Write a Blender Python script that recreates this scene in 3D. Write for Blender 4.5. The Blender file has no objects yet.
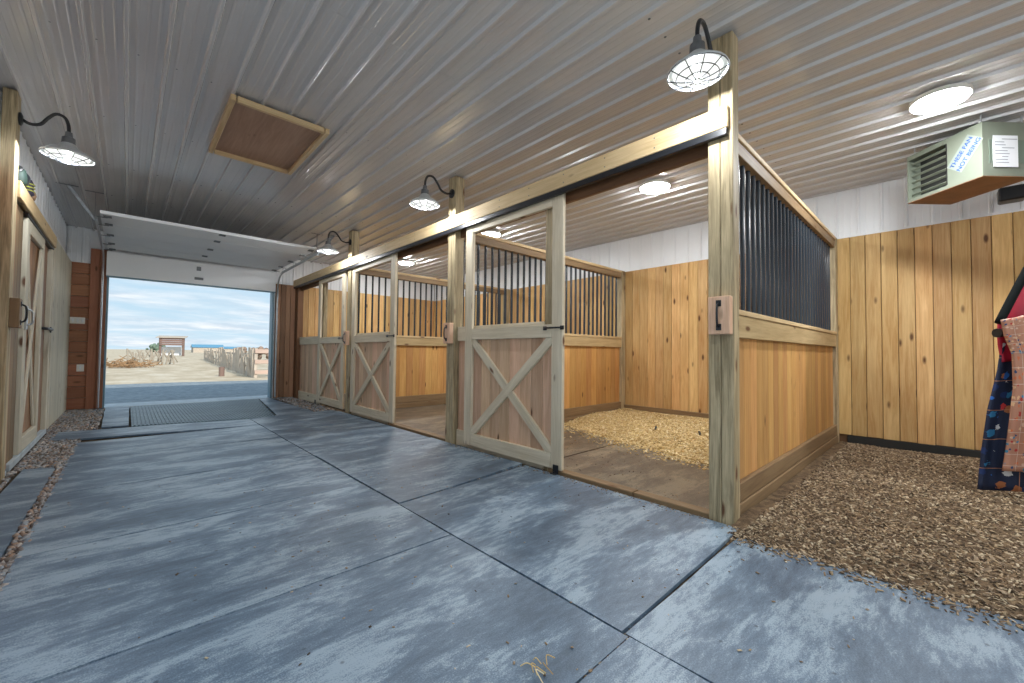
import bpy, bmesh, math, random
import numpy as np
from mathutils import Vector, Matrix, noise as mnoise
random.seed(7); rng = np.random.default_rng(7)
scene = bpy.context.scene
COL = scene.collection

# ------------------------------------------------------------------ camera
YAW, PITCH, ROLL, FPX = math.radians(43.2137), math.radians(1.575), math.radians(0.6125), 409.69
EYE = Vector((0, 0, 1.05))
_F = Vector((math.sin(YAW), math.cos(YAW), 0)); _R = Vector((math.cos(YAW), -math.sin(YAW), 0)); _U = Vector((0, 0, 1))
_F2 = _F*math.cos(PITCH) + _U*math.sin(PITCH); _U2 = _U*math.cos(PITCH) - _F*math.sin(PITCH)
_R3 = _R*math.cos(ROLL) + _U2*math.sin(ROLL); _U3 = _U2*math.cos(ROLL) - _R*math.sin(ROLL)
cam_d = bpy.data.cameras.new('camera'); cam = bpy.data.objects.new('camera', cam_d); COL.objects.link(cam)
cam_d.sensor_width = 36; cam_d.lens = FPX/1024*36; cam_d.clip_start = 0.05; cam_d.clip_end = 2000
M3 = Matrix((_R3, _U3, -_F2)).transposed()
cam.matrix_world = Matrix.Translation(EYE) @ M3.to_4x4()
scene.camera = cam

# ------------------------------------------------------------------ exposure, sky, sun
scene.view_settings.view_transform = 'Standard'
scene.view_settings.look = 'None'
scene.view_settings.exposure = 0.30
scene.view_settings.gamma = 1.0
scene.view_settings.use_curve_mapping = False
SKY = 0.90         # strength of the sky
DISC = 165.0        # emission of the flat ceiling lights
BULB = 1.05       # emission of the gooseneck lamps
SUN = 3.3
LAMP_W = 50.0

def N(nt, t, **kw):
    n = nt.nodes.new(t)
    for k, v in kw.items(): setattr(n, k, v)
    return n
def setin(n, **kw):
    for k, v in kw.items(): n.inputs[k.replace('_', ' ')].default_value = v

world = bpy.data.worlds.new('sky'); scene.world = world; world.use_nodes = True
nt = world.node_tree; nt.nodes.clear()
out = N(nt, 'ShaderNodeOutputWorld'); bg = N(nt, 'ShaderNodeBackground'); tc = N(nt, 'ShaderNodeTexCoord')
sep = N(nt, 'ShaderNodeSeparateXYZ'); nt.links.new(tc.outputs['Generated'], sep.inputs[0])
zc = N(nt, 'ShaderNodeMath', operation='MAXIMUM'); zc.inputs[1].default_value = 0.0; nt.links.new(sep.outputs['Z'], zc.inputs[0])
zp = N(nt, 'ShaderNodeMath', operation='ADD'); zp.inputs[1].default_value = 0.16; nt.links.new(zc.outputs[0], zp.inputs[0])
dx = N(nt, 'ShaderNodeMath', operation='DIVIDE'); dy = N(nt, 'ShaderNodeMath', operation='DIVIDE')
nt.links.new(sep.outputs['X'], dx.inputs[0]); nt.links.new(zp.outputs[0], dx.inputs[1])
nt.links.new(sep.outputs['Y'], dy.inputs[0]); nt.links.new(zp.outputs[0], dy.inputs[1])
cmb = N(nt, 'ShaderNodeCombineXYZ'); nt.links.new(dx.outputs[0], cmb.inputs[0]); nt.links.new(dy.outputs[0], cmb.inputs[1])
mp = N(nt, 'ShaderNodeMapping'); mp.inputs['Scale'].default_value = (1.15, 1.9, 1); mp.inputs['Location'].default_value = (3.1, 1.7, 0)
nt.links.new(cmb.outputs[0], mp.inputs[0])
cn = N(nt, 'ShaderNodeTexNoise'); setin(cn, Scale=1.0, Detail=7.0, Roughness=0.58, Distortion=0.3); nt.links.new(mp.outputs[0], cn.inputs['Vector'])
cr = N(nt, 'ShaderNodeValToRGB'); cr.color_ramp.elements[0].position = 0.38; cr.color_ramp.elements[1].position = 0.66
nt.links.new(cn.outputs['Fac'], cr.inputs[0])
zr = N(nt, 'ShaderNodeValToRGB')
zr.color_ramp.elements[0].position = 0.0; zr.color_ramp.elements[0].color = (0.56, 0.74, 0.86, 1)
zr.color_ramp.elements[1].position = 0.5; zr.color_ramp.elements[1].color = (0.30, 0.55, 0.80, 1)
nt.links.new(zc.outputs[0], zr.inputs[0])
cn2 = N(nt, 'ShaderNodeTexNoise'); setin(cn2, Scale=2.3, Detail=5.0, Roughness=0.6); nt.links.new(mp.outputs[0], cn2.inputs['Vector'])
cc = N(nt, 'ShaderNodeMix', data_type='RGBA'); cc.inputs['A'].default_value = (0.60, 0.70, 0.80, 1); cc.inputs['B'].default_value = (0.90, 0.93, 0.96, 1)
cr2 = N(nt, 'ShaderNodeValToRGB'); cr2.color_ramp.elements[0].position = 0.40; cr2.color_ramp.elements[1].position = 0.60
nt.links.new(cn2.outputs['Fac'], cr2.inputs[0]); nt.links.new(cr2.outputs[0], cc.inputs['Factor'])
mx = N(nt, 'ShaderNodeMix', data_type='RGBA'); nt.links.new(cr.outputs[0], mx.inputs['Factor'])
nt.links.new(zr.outputs[0], mx.inputs['A']); nt.links.new(cc.outputs['Result'], mx.inputs['B'])
nt.links.new(mx.outputs['Result'], bg.inputs['Color']); bg.inputs['Strength'].default_value = SKY
nt.links.new(bg.outputs[0], out.inputs[0])

sl = bpy.data.lights.new('sun', 'SUN'); sl.energy = SUN; sl.angle = math.radians(3); sl.color = (1.0, 0.95, 0.86)
so = bpy.data.objects.new('sun', sl); COL.objects.link(so); so.location = (30, 20, 30)
so.rotation_euler = (Vector((0.10, -0.85, 0.52))).to_track_quat('Z', 'Y').to_euler()

# ------------------------------------------------------------------ dimensions (metres)
XF, XW, YE, H = 2.761, 6.49, 10.226, 3.142
XL = -0.78
ZT = 2.53            # top of the boarded lower wall
YREAR = -4.6

# ------------------------------------------------------------------ materials
def base_mat(name):
    m = bpy.data.materials.new(name); m.use_nodes = True; t = m.node_tree; t.nodes.clear()
    o = N(t, 'ShaderNodeOutputMaterial'); b = N(t, 'ShaderNodeBsdfPrincipled'); t.links.new(b.outputs[0], o.inputs[0])
    return m, t, b
def plain(name, c, rough=0.5, metal=0.0, spec=0.5, var=0.0, bump=0.0, scale=20):
    m, t, b = base_mat(name)
    b.inputs['Base Color'].default_value = (*c, 1); b.inputs['Roughness'].default_value = rough
    b.inputs['Metallic'].default_value = metal; b.inputs['Specular IOR Level'].default_value = spec
    co = N(t, 'ShaderNodeTexCoord')
    if var or bump:
        n = N(t, 'ShaderNodeTexNoise'); setin(n, Scale=scale, Detail=4.0); t.links.new(co.outputs['Object'], n.inputs['Vector'])
        if var:
            r = N(t, 'ShaderNodeMapRange'); setin(r, From_Min=0.3, From_Max=0.7, To_Min=1-var, To_Max=1+var); t.links.new(n.outputs['Fac'], r.inputs['Value'])
            v = N(t, 'ShaderNodeVectorMath', operation='SCALE'); v.inputs[0].default_value = c; t.links.new(r.outputs[0], v.inputs['Scale'])
            t.links.new(v.outputs[0], b.inputs['Base Color'])
        if bump:
            bp = N(t, 'ShaderNodeBump'); setin(bp, Strength=bump, Distance=0.005); t.links.new(n.outputs['Fac'], bp.inputs['Height']); t.links.new(bp.outputs[0], b.inputs['Normal'])
    return m
def emit(name, c, s):
    m = bpy.data.materials.new(name); m.use_nodes = True; t = m.node_tree; t.nodes.clear()
    o = N(t, 'ShaderNodeOutputMaterial'); e = N(t, 'ShaderNodeEmission'); e.inputs[0].default_value = (*c, 1); e.inputs[1].default_value = s
    t.links.new(e.outputs[0], o.inputs[0]); return m

def wood(name, light, dark, knot=(0.12, 0.05, 0.02), rough=0.55, vary=0.16, huev=0.006, knots=1.0, contrast=1.0):
    """sawn timber: the grain follows the UV map (u along the board), tint varies from board to board"""
    m, t, b = base_mat(name); L = t.links.new
    uv = N(t, 'ShaderNodeUVMap'); uv.uv_map = 'UVMap'; geo = N(t, 'ShaderNodeNewGeometry')
    off = N(t, 'ShaderNodeVectorMath', operation='SCALE'); off.inputs[0].default_value = (17.3, 31.7, 5.1); L(geo.outputs['Random Per Island'], off.inputs['Scale'])
    add = N(t, 'ShaderNodeVectorMath', operation='ADD'); L(uv.outputs[0], add.inputs[0]); L(off.outputs[0], add.inputs[1])
    def mapped(s):
        q = N(t, 'ShaderNodeMapping'); q.inputs['Scale'].default_value = s; L(add.outputs[0], q.inputs[0]); return q.outputs[0]
    g1 = N(t, 'ShaderNodeTexNoise'); setin(g1, Scale=1.0, Detail=5.0, Roughness=0.6, Distortion=1.1); L(mapped((1.4, 22, 1)), g1.inputs['Vector'])
    g2 = N(t, 'ShaderNodeTexNoise'); setin(g2, Scale=1.0, Detail=3.0, Roughness=0.7, Distortion=0.3); L(mapped((5, 160, 1)), g2.inputs['Vector'])
    g3 = N(t, 'ShaderNodeTexNoise'); setin(g3, Scale=1.0, Detail=3.0); L(mapped((1.2, 3, 1)), g3.inputs['Vector'])
    s1 = N(t, 'ShaderNodeMath', operation='MULTIPLY_ADD'); s1.inputs[1].default_value = 0.55; L(g2.outputs['Fac'], s1.inputs[0]); L(g1.outputs['Fac'], s1.inputs[2])
    s2 = N(t, 'ShaderNodeMath', operation='MULTIPLY_ADD'); s2.inputs[1].default_value = 0.5; L(g3.outputs['Fac'], s2.inputs[0]); L(s1.outputs[0], s2.inputs[2])
    rg = N(t, 'ShaderNodeMapRange'); setin(rg, From_Min=1.02-0.30/contrast, From_Max=1.02+0.34/contrast, To_Min=0.0, To_Max=1.0); L(s2.outputs[0], rg.inputs['Value'])
    mixc = N(t, 'ShaderNodeMix', data_type='RGBA'); mixc.inputs['A'].default_value = (*light, 1); mixc.inputs['B'].default_value = (*dark, 1); L(rg.outputs[0], mixc.inputs['Factor'])
    col = mixc.outputs['Result']
    # knots
    vo = N(t, 'ShaderNodeTexVoronoi'); vo.inputs['Scale'].default_value = 1.0; vo.inputs['Randomness'].default_value = 1.0; L(mapped((3.2, 9.0, 1)), vo.inputs['Vector'])
    wn = N(t, 'ShaderNodeSeparateColor'); L(vo.outputs['Color'], wn.inputs[0])
    kr = N(t, 'ShaderNodeMapRange'); setin(kr, From_Min=0.09, From_Max=0.20, To_Min=0.95, To_Max=0.0); L(vo.outputs['Distance'], kr.inputs['Value'])
    ks = N(t, 'ShaderNodeMath', operation='LESS_THAN'); ks.inputs[1].default_value = 0.34*knots; L(wn.outputs[0], ks.inputs[0])
    km = N(t, 'ShaderNodeMath', operation='MULTIPLY'); L(kr.outputs[0], km.inputs[0]); L(ks.outputs[0], km.inputs[1])
    kmix = N(t, 'ShaderNodeMix', data_type='RGBA'); kmix.inputs['B'].default_value = (*knot, 1); L(col, kmix.inputs['A']); L(km.outputs[0], kmix.inputs['Factor'])
    hs = N(t, 'ShaderNodeHueSaturation'); L(kmix.outputs['Result'], hs.inputs['Color'])
    vr = N(t, 'ShaderNodeMapRange'); setin(vr, To_Min=1-vary, To_Max=1+vary); L(geo.outputs['Random Per Island'], vr.inputs['Value']); L(vr.outputs[0], hs.inputs['Value'])
    w2 = N(t, 'ShaderNodeTexWhiteNoise', noise_dimensions='1D'); L(geo.outputs['Random Per Island'], w2.inputs['W'])
    hr = N(t, 'ShaderNodeMapRange'); setin(hr, To_Min=0.5-huev, To_Max=0.5+huev); L(w2.outputs['Value'], hr.inputs['Value']); L(hr.outputs[0], hs.inputs['Hue'])
    L(hs.outputs[0], b.inputs['Base Color'])
    b.inputs['Roughness'].default_value = rough; b.inputs['Specular IOR Level'].default_value = 0.3
    bp = N(t, 'ShaderNodeBump'); setin(bp, Strength=0.35, Distance=0.0025); L(s1.outputs[0], bp.inputs['Height']); L(bp.outputs[0], b.inputs['Normal'])
    return m

M = {}
M['post'] = wood('treated_post', (0.56, 0.46, 0.28), (0.19, 0.15, 0.08), vary=0.12, contrast=1.6, knots=1.2)
M['frame'] = wood('pale_treated_pine', (0.76, 0.68, 0.52), (0.50, 0.42, 0.28), vary=0.10)
M['header'] = wood('yellow_pine_beam', (0.72, 0.57, 0.33), (0.46, 0.32, 0.15), vary=0.08)
M['doorboard'] = wood('pine_door_board', (0.80, 0.56, 0.38), (0.52, 0.31, 0.18), vary=0.18, huev=0.008)
M['rail'] = wood('olive_pine_rail', (0.58, 0.45, 0.24), (0.34, 0.24, 0.11), vary=0.08, knots=1.3)
M['cedar'] = wood('orange_pine_board', (0.68, 0.40, 0.15), (0.44, 0.20, 0.06), vary=0.16, huev=0.006, knots=0.8)
M['wall'] = wood('knotty_pine_wall', (0.78, 0.54, 0.25), (0.48, 0.25, 0.08), vary=0.22, huev=0.006, knots=1.3)
M['red'] = wood('reddish_pine', (0.40, 0.18, 0.095), (0.26, 0.10, 0.05), vary=0.12)
M['brown'] = wood('dark_brown_timber', (0.23, 0.12, 0.055), (0.12, 0.06, 0.03), vary=0.1)
M['brown2'] = wood('mid_brown_board', (0.36, 0.20, 0.10), (0.22, 0.11, 0.055), vary=0.15)
M['pillar'] = wood('weathered_brown_pine', (0.44, 0.26, 0.15), (0.26, 0.14, 0.08), vary=0.3)
M['kick'] = wood('dark_kick_board', (0.30, 0.21, 0.11), (0.16, 0.10, 0.05), vary=0.15)
M['ply'] = wood('plywood', (0.48, 0.31, 0.215), (0.31, 0.18, 0.12), vary=0.02, knots=0.6)
M['daylit_wood'] = wood('board_daylight_in_colour', (0.66, 0.62, 0.50), (0.46, 0.42, 0.31), vary=0.08)  # paleness from daylight is put into the wood colour
M['metal_white'] = plain('white_painted_steel', (0.80, 0.81, 0.82), rough=0.36, spec=0.5, var=0.02, scale=3)
M['ceil'] = plain('white_ribbed_steel_ceiling', (0.62, 0.61, 0.605), rough=0.2, spec=1.0, var=0.03, scale=2)
M['black'] = plain('black_powder_coat', (0.012, 0.013, 0.016), rough=0.35)
M['bar'] = plain('black_gloss_bar', (0.02, 0.028, 0.038), rough=0.22, spec=0.7)
M['steel'] = plain('galvanised_steel', (0.55, 0.58, 0.60), rough=0.35, metal=0.9, var=0.1, scale=30)
M['darksteel'] = plain('dull_angle_iron', (0.16, 0.17, 0.18), rough=0.45, metal=0.6, var=0.15, scale=30)
M['whiteplastic'] = plain('white_plastic', (0.8, 0.78, 0.72), rough=0.4)
M['shade'] = plain('galvanised_shade', (0.62, 0.65, 0.66), rough=0.4, metal=0.35)
M['heater'] = plain('grey_green_enamel', (0.19, 0.215, 0.165), rough=0.4, var=0.04, scale=5)
M['heaterdark'] = plain('heater_dark_inside', (0.02, 0.02, 0.018), rough=0.6)
M['heaterunder'] = plain('brown_underside_steel', (0.24, 0.11, 0.05), rough=0.4, var=0.25, scale=6)
M['paper'] = plain('white_paper', (0.8, 0.82, 0.84), rough=0.6)
M['ink'] = plain('grey_print', (0.28, 0.30, 0.34), rough=0.6)
M['bluetext'] = plain('blue_print', (0.005, 0.07, 0.30), rough=0.5)
M['stickerbg'] = plain('pale_sticker', (0.27, 0.31, 0.27), rough=0.5)
M['concrete'] = plain('pale_concrete', (0.46, 0.52, 0.56), rough=0.7, var=0.15, bump=0.3, scale=8)
M['disc'] = emit('led_diffuser', (0.95, 0.98, 1.0), DISC)
M['bulb'] = emit('lamp_glow', (0.97, 1.0, 0.96), BULB)
M['teal'] = plain('blue_grey_jamb', (0.15, 0.27, 0.34), rough=0.4)

def mat_rubber(name, c1, c2, c3, seed):
    m, t, b = base_mat(name); L = t.links.new
    geo = N(t, 'ShaderNodeNewGeometry'); oi = N(t, 'ShaderNodeObjectInfo')
    off = N(t, 'ShaderNodeVectorMath', operation='SCALE'); off.inputs[0].default_value = (1.3, 2.7, 0); L(oi.outputs['Random'], off.inputs['Scale'])
    ad = N(t, 'ShaderNodeVectorMath', operation='ADD'); L(geo.outputs['Position'], ad.inputs[0]); L(off.outputs[0], ad.inputs[1])
    def mp_(s, r=0):
        q = N(t, 'ShaderNodeMapping'); q.inputs['Scale'].default_value = s; q.inputs['Rotation'].default_value = (0, 0, r); L(ad.outputs[0], q.inputs[0]); return q.outputs[0]
    a = N(t, 'ShaderNodeTexNoise'); setin(a, Scale=1.0, Detail=9.0, Roughness=0.68, Distortion=0.4); L(mp_((1.5, 3.6, 1), 0.12), a.inputs['Vector'])
    s = N(t, 'ShaderNodeTexNoise'); setin(s, Scale=1.0, Detail=9.0, Roughness=0.75, Distortion=0.2); L(mp_((9, 34, 1), 0.2), s.inputs['Vector'])
    f = N(t, 'ShaderNodeTexNoise'); setin(f, Scale=190.0, Detail=2.0); L(geo.outputs['Position'], f.inputs['Vector'])
    s1 = N(t, 'ShaderNodeMath', operation='MULTIPLY_ADD'); s1.inputs[1].default_value = 0.5; L(s.outputs['Fac'], s1.inputs[0]); L(a.outputs['Fac'], s1.inputs[2])
    s2 = N(t, 'ShaderNodeMath', operation='MULTIPLY_ADD'); s2.inputs[1].default_value = 0.34; L(f.outputs['Fac'], s2.inputs[0]); L(s1.outputs[0], s2.inputs[2])
    s3 = N(t, 'ShaderNodeMath', operation='MULTIPLY'); s3.inputs[1].default_value = 0.978; L(s2.outputs[0], s3.inputs[0])
    r = N(t, 'ShaderNodeValToRGB'); e = r.color_ramp.elements
    e[0].position = 0.72; e[0].color = (*c1, 1); e[1].position = 1.12; e[1].color = (*c3, 1); q = e.new(0.90); q.color = (*c2, 1)
    L(s3.outputs[0], r.inputs[0])
    # small dark specks
    v = N(t, 'ShaderNodeTexVoronoi'); v.inputs['Scale'].default_value = 9.0; L(geo.outputs['Position'], v.inputs['Vector'])
    sp = N(t, 'ShaderNodeMapRange'); setin(sp, From_Min=0.04, From_Max=0.09, To_Min=0.6, To_Max=0.0); L(v.outputs['Distance'], sp.inputs['Value'])
    mm = N(t, 'ShaderNodeMix', data_type='RGBA'); mm.inputs['B'].default_value = (*[x*0.35 for x in c1], 1); L(r.outputs[0], mm.inputs['A']); L(sp.outputs[0], mm.inputs['Factor'])
    L(mm.outputs['Result'], b.inputs['Base Color'])
    b.inputs['Roughness'].default_value = 0.42; b.inputs['Specular IOR Level'].default_value = 0.6
    bp = N(t, 'ShaderNodeBump'); setin(bp, Strength=0.5, Distance=0.004); L(s2.outputs[0], bp.inputs['Height']); L(bp.outputs[0], b.inputs['Normal'])
    return m
M['mat'] = mat_rubber('dusty_rubber_daylight_blue', (0.065, 0.105, 0.155), (0.125, 0.19, 0.265), (0.31, 0.40, 0.48), 1)  # blue of cool daylight on black rubber, put into the colour
M['grate'] = mat_rubber('dark_ribbed_rubber', (0.035, 0.075, 0.10), (0.06, 0.12, 0.155), (0.12, 0.19, 0.22), 2)
M['stallmat'] = mat_rubber('brown_dusty_rubber', (0.085, 0.068, 0.05), (0.135, 0.108, 0.08), (0.25, 0.205, 0.14), 3)

def ground_mat(name, cols, scale=6.0, rough=0.9, bump=0.6, streak=1.0):
    m, t, b = base_mat(name); L = t.links.new
    geo = N(t, 'ShaderNodeNewGeometry')
    q = N(t, 'ShaderNodeMapping'); q.inputs['Scale'].default_value = (1, streak, 1); L(geo.outputs['Position'], q.inputs[0])
    a = N(t, 'ShaderNodeTexNoise'); setin(a, Scale=scale, Detail=9.0, Roughness=0.72); L(q.outputs[0], a.inputs['Vector'])
    r = N(t, 'ShaderNodeValToRGB'); e = r.color_ramp.elements; n = len(cols)
    e[0].position = 0.32; e[0].color = (*cols[0], 1); e[1].position = 0.68; e[1].color = (*cols[-1], 1)
    for i, c in enumerate(cols[1:-1]): z = e.new(0.32+0.36*(i+1)/(n-1)); z.color = (*c, 1)
    L(a.outputs['Fac'], r.inputs[0]); L(r.outputs[0], b.inputs['Base Color'])
    b.inputs['Roughness'].default_value = rough; b.inputs['Specular IOR Level'].default_value = 0.2
    bp = N(t, 'ShaderNodeBump'); setin(bp, Strength=bump, Distance=0.02); L(a.outputs['Fac'], bp.inputs['Height']); L(bp.outputs[0], b.inputs['Normal'])
    return m
M['base'] = ground_mat('dark_dirt', [(0.05, 0.04, 0.03), (0.12, 0.09, 0.06), (0.20, 0.15, 0.10)], 9)
M['prairie'] = ground_mat('dry_prairie', [(0.40, 0.32, 0.22), (0.56, 0.46, 0.33), (0.70, 0.62, 0.50)], 0.9, streak=0.5)
M['yardgravel'] = ground_mat('grey_yard_gravel', [(0.14, 0.17, 0.19), (0.24, 0.28, 0.31), (0.36, 0.40, 0.42)], 7, streak=1.4)
M['bedbase'] = ground_mat('straw_bedding_base', [(0.34, 0.22, 0.09), (0.54, 0.38, 0.17), (0.74, 0.58, 0.32)], 22)
M['dirt'] = ground_mat('shavings_dirt', [(0.06, 0.042, 0.026), (0.15, 0.10, 0.06), (0.30, 0.21, 0.12)], 16)

def island_mat(name, cols, rough=0.8):
    m, t, b = base_mat(name); geo = N(t, 'ShaderNodeNewGeometry'); r = N(t, 'ShaderNodeValToRGB'); r.color_ramp.interpolation = 'CONSTANT'
    e = r.color_ramp.elements; n = len(cols); e[0].position = 0; e[0].color = (*cols[0], 1); e[1].position = 1/n; e[1].color = (*cols[1], 1)
    for i in range(2, n): z = e.new(i/n); z.color = (*cols[i], 1)
    t.links.new(geo.outputs['Random Per Island'], r.inputs[0]); t.links.new(r.outputs[0], b.inputs['Base Color'])
    b.inputs['Roughness'].default_value = rough; b.inputs['Specular IOR Level'].default_value = 0.25; return m
M['chips'] = island_mat('wood_chips', [(0.42, 0.31, 0.19), (0.30, 0.205, 0.12), (0.14, 0.095, 0.06), (0.58, 0.47, 0.32), (0.22, 0.155, 0.10), (0.08, 0.055, 0.035), (0.36, 0.27, 0.18)])
M['straw'] = island_mat('straw_flakes', [(0.74, 0.56, 0.28), (0.60, 0.42, 0.17), (0.82, 0.68, 0.42), (0.46, 0.30, 0.12), (0.68, 0.50, 0.24)])
M['stones'] = island_mat('river_gravel', [(0.36, 0.35, 0.34), (0.24, 0.20, 0.18), (0.48, 0.44, 0.41), (0.30, 0.33, 0.36), (0.17, 0.14, 0.12), (0.40, 0.29, 0.22)])

# ------------------------------------------------------------------ mesh helpers
def newbm():
    bm = bmesh.new(); bm.loops.layers.uv.new('UVMap'); return bm
def plank(bm, a, b, w, t, up=(0, 0, 1), bev=0.003, uvoff=None):
    """board from a to b (centre line); w across (perpendicular to up), t thick along up"""
    a = Vector(a); b = Vector(b); L = (b-a); ln = L.length; L.normalize()
    T = Vector(up); T = (T - L*T.dot(L)).normalized(); W = T.cross(L).normalized()
    uvl = bm.loops.layers.uv.active
    vs = []
    for s in (0, ln):
        for x, y in ((-w/2, -t/2), (w/2, -t/2), (w/2, t/2), (-w/2, t/2)):
            vs.append(bm.verts.new(a + L*s + W*x + T*y))
    fs = [bm.faces.new([vs[i] for i in q]) for q in ((0, 3, 2, 1), (4, 5, 6, 7), (0, 1, 5, 4), (1, 2, 6, 5), (2, 3, 7, 6), (3, 0, 4, 7))]
    allf = set(fs)
    if bev > 0:
        es = set(e for f in fs for e in f.edges)
        r = bmesh.ops.bevel(bm, geom=list(es), offset=min(bev, w*0.2, t*0.3), offset_type='OFFSET', segments=1, affect='EDGES', profile=0.5, clamp_overlap=True)
        allf = set(f for q in r['verts'] if q.is_valid for f in q.link_faces)
    ou, ov = (random.uniform(0, 40), random.uniform(0, 40)) if uvoff is None else uvoff
    for f in allf:
        f.normal_update(); n = f.normal
        wd = abs(n.dot(W)) > abs(n.dot(T)) and abs(n.dot(W)) > abs(n.dot(L))
        for l in f.loops:
            d = l.vert.co - a
            l[uvl].uv = (d.dot(L)+ou, (d.dot(T)+w if wd else d.dot(W))+ov)
def box(bm, lo, hi, bev=0.003, grain=None):
    lo = Vector(lo); hi = Vector(hi); d = hi-lo
    ax = max(range(3), key=lambda i: d[i]) if grain is None else grain
    c = (lo+hi)/2; a = c.copy(); b = c.copy(); a[ax] = lo[ax]; b[ax] = hi[ax]
    o = [i for i in range(3) if i != ax]; ti = min(o, key=lambda i: d[i]); wi = [i for i in o if i != ti][0]
    up = Vector((0, 0, 0)); up[ti] = 1
    plank(bm, a, b, d[wi], d[ti], up, bev)
def finish(bm, name, mat, parent=None, smooth=False):
    me = bpy.data.meshes.new(name); bmesh.ops.recalc_face_normals(bm, faces=bm.faces[:]); bm.to_mesh(me); bm.free()
    if mat is not None: me.materials.append(mat)
    if smooth:
        for p in me.polygons: p.use_smooth = True
    o = bpy.data.objects.new(name, me); COL.objects.link(o)
    if parent is not None: link_parent(o, parent)
    return o
def link_parent(o, parent):
    o.parent = parent
    o.matrix_parent_inverse = Matrix.Translation(parent.location).inverted() if parent.parent is None and parent.type == 'EMPTY' and False else Matrix.Identity(4)
def tag(o, label, cat, group=None, kind=None):
    if label: o['label'] = label
    if cat: o['category'] = cat
    if group: o['group'] = group
    if kind: o['kind'] = kind
    return o
def thing(name, label, cat, loc, group=None):
    o = bpy.data.objects.new(name, None); COL.objects.link(o); o.location = loc; o.empty_display_size = 0.1
    return tag(o, label, cat, group)
def structure(o, label=None):
    o['kind'] = 'structure'
    if label: o['label'] = label
    return o
class At:
    """bmesh in world coordinates, shifted to the thing's own origin when finished"""
    def __init__(s, root): s.root = root
    def part(s, name, bm, mat, parent=None, smooth=False, label=None):
        bmesh.ops.translate(bm, verts=bm.verts[:], vec=-Vector(s.root.location))
        o = finish(bm, name, mat, None, smooth); o.parent = parent if parent is not None else s.root
        if label: o['label'] = label
        return o
def solo(name, bm, mat, loc, label, cat, group=None, kind=None, smooth=False):
    bmesh.ops.translate(bm, verts=bm.verts[:], vec=-Vector(loc))
    o = finish(bm, name, mat, None, smooth); o.location = loc
    return tag(o, label, cat, group, kind)
def tube(bm, pts, r, seg=10, cap=True):
    pts = [Vector(p) for p in pts]; n = len(pts); rings = []
    ref = Vector((0, 0, 1))
    for i, p in enumerate(pts):
        d = (pts[min(i+1, n-1)] - pts[max(i-1, 0)]).normalized()
        q = ref if abs(d.dot(ref)) < 0.95 else Vector((0, 1, 0)) if abs(d.y) < 0.9 else Vector((1, 0, 0))
        if i == 0: A = d.cross(q).normalized()
        else: A = (A - d*A.dot(d)).normalized()
        B = d.cross(A); rr = r[i] if isinstance(r, (list, tuple)) else r
        rings.append([bm.verts.new(p + A*rr*math.cos(2*math.pi*k/seg) + B*rr*math.sin(2*math.pi*k/seg)) for k in range(seg)])
    for i in range(n-1):
        for k in range(seg): bm.faces.new((rings[i][k], rings[i][(k+1) % seg], rings[i+1][(k+1) % seg], rings[i+1][k]))
    if cap: bm.faces.new(rings[0]); bm.faces.new(rings[-1])
def lathe(bm, prof, c, seg=40):
    c = Vector(c); rings = []
    for r, z in prof:
        if r < 1e-5: rings.append([bm.verts.new(c+Vector((0, 0, z)))])
        else: rings.append([bm.verts.new(c+Vector((r*math.cos(2*math.pi*k/seg), r*math.sin(2*math.pi*k/seg), z))) for k in range(seg)])
    for a, b in zip(rings, rings[1:]):
        for k in range(seg):
            j = (k+1) % seg
            if len(a) == 1 and len(b) == 1: continue
            if len(a) == 1: bm.faces.new((a[0], b[k], b[j]))
            elif len(b) == 1: bm.faces.new((a[k], b[0], a[j]))
            else: bm.faces.new((a[k], b[k], b[j], a[j]))
def spline(pts, n=8):
    pts = [Vector(p) for p in pts]; P = [pts[0]*2-pts[1]] + pts + [pts[-1]*2-pts[-2]]; o = []
    for i in range(1, len(P)-2):
        for k in range(n):
            t = k/n; a, b, c, d = P[i-1], P[i], P[i+1], P[i+2]
            o.append(0.5*((2*b) + (c-a)*t + (2*a-5*b+4*c-d)*t*t + (3*b-a-3*c+d)*t**3))
    o.append(pts[-1]); return o
def dup(root, loc, label, group=None):
    r = root.copy(); COL.objects.link(r); r.location = loc; r['label'] = label
    if group: r['group'] = group
    for ch in list(root.children):
        c = ch.copy(); COL.objects.link(c); c.parent = r
        for g in list(ch.children):
            d = g.copy(); COL.objects.link(d); d.parent = c
    return r

# ================================================================== THE BUILDING
def flat(name, x0, y0, x1, y1, z, mat, sub=1, amp=0.0, freq=1.0, thick=0.0):
    bm = newbm(); nx = max(1, int((x1-x0)*sub)); ny = max(1, int((y1-y0)*sub)); g = []
    for i in range(nx+1):
        row = []
        for j in range(ny+1):
            x = x0+(x1-x0)*i/nx; y = y0+(y1-y0)*j/ny
            row.append(bm.verts.new((x, y, z + (amp*mnoise.noise(Vector((x*freq, y*freq, z))) if amp else 0))))
        g.append(row)
    for i in range(nx):
        for j in range(ny): bm.faces.new((g[i][j], g[i+1][j], g[i+1][j+1], g[i][j+1]))
    return finish(bm, name, mat, smooth=True)
structure(flat('floor', -1.0, YREAR, 6.7, 10.3, -0.03, M['base']), 'packed dirt floor under the mats')

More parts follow.
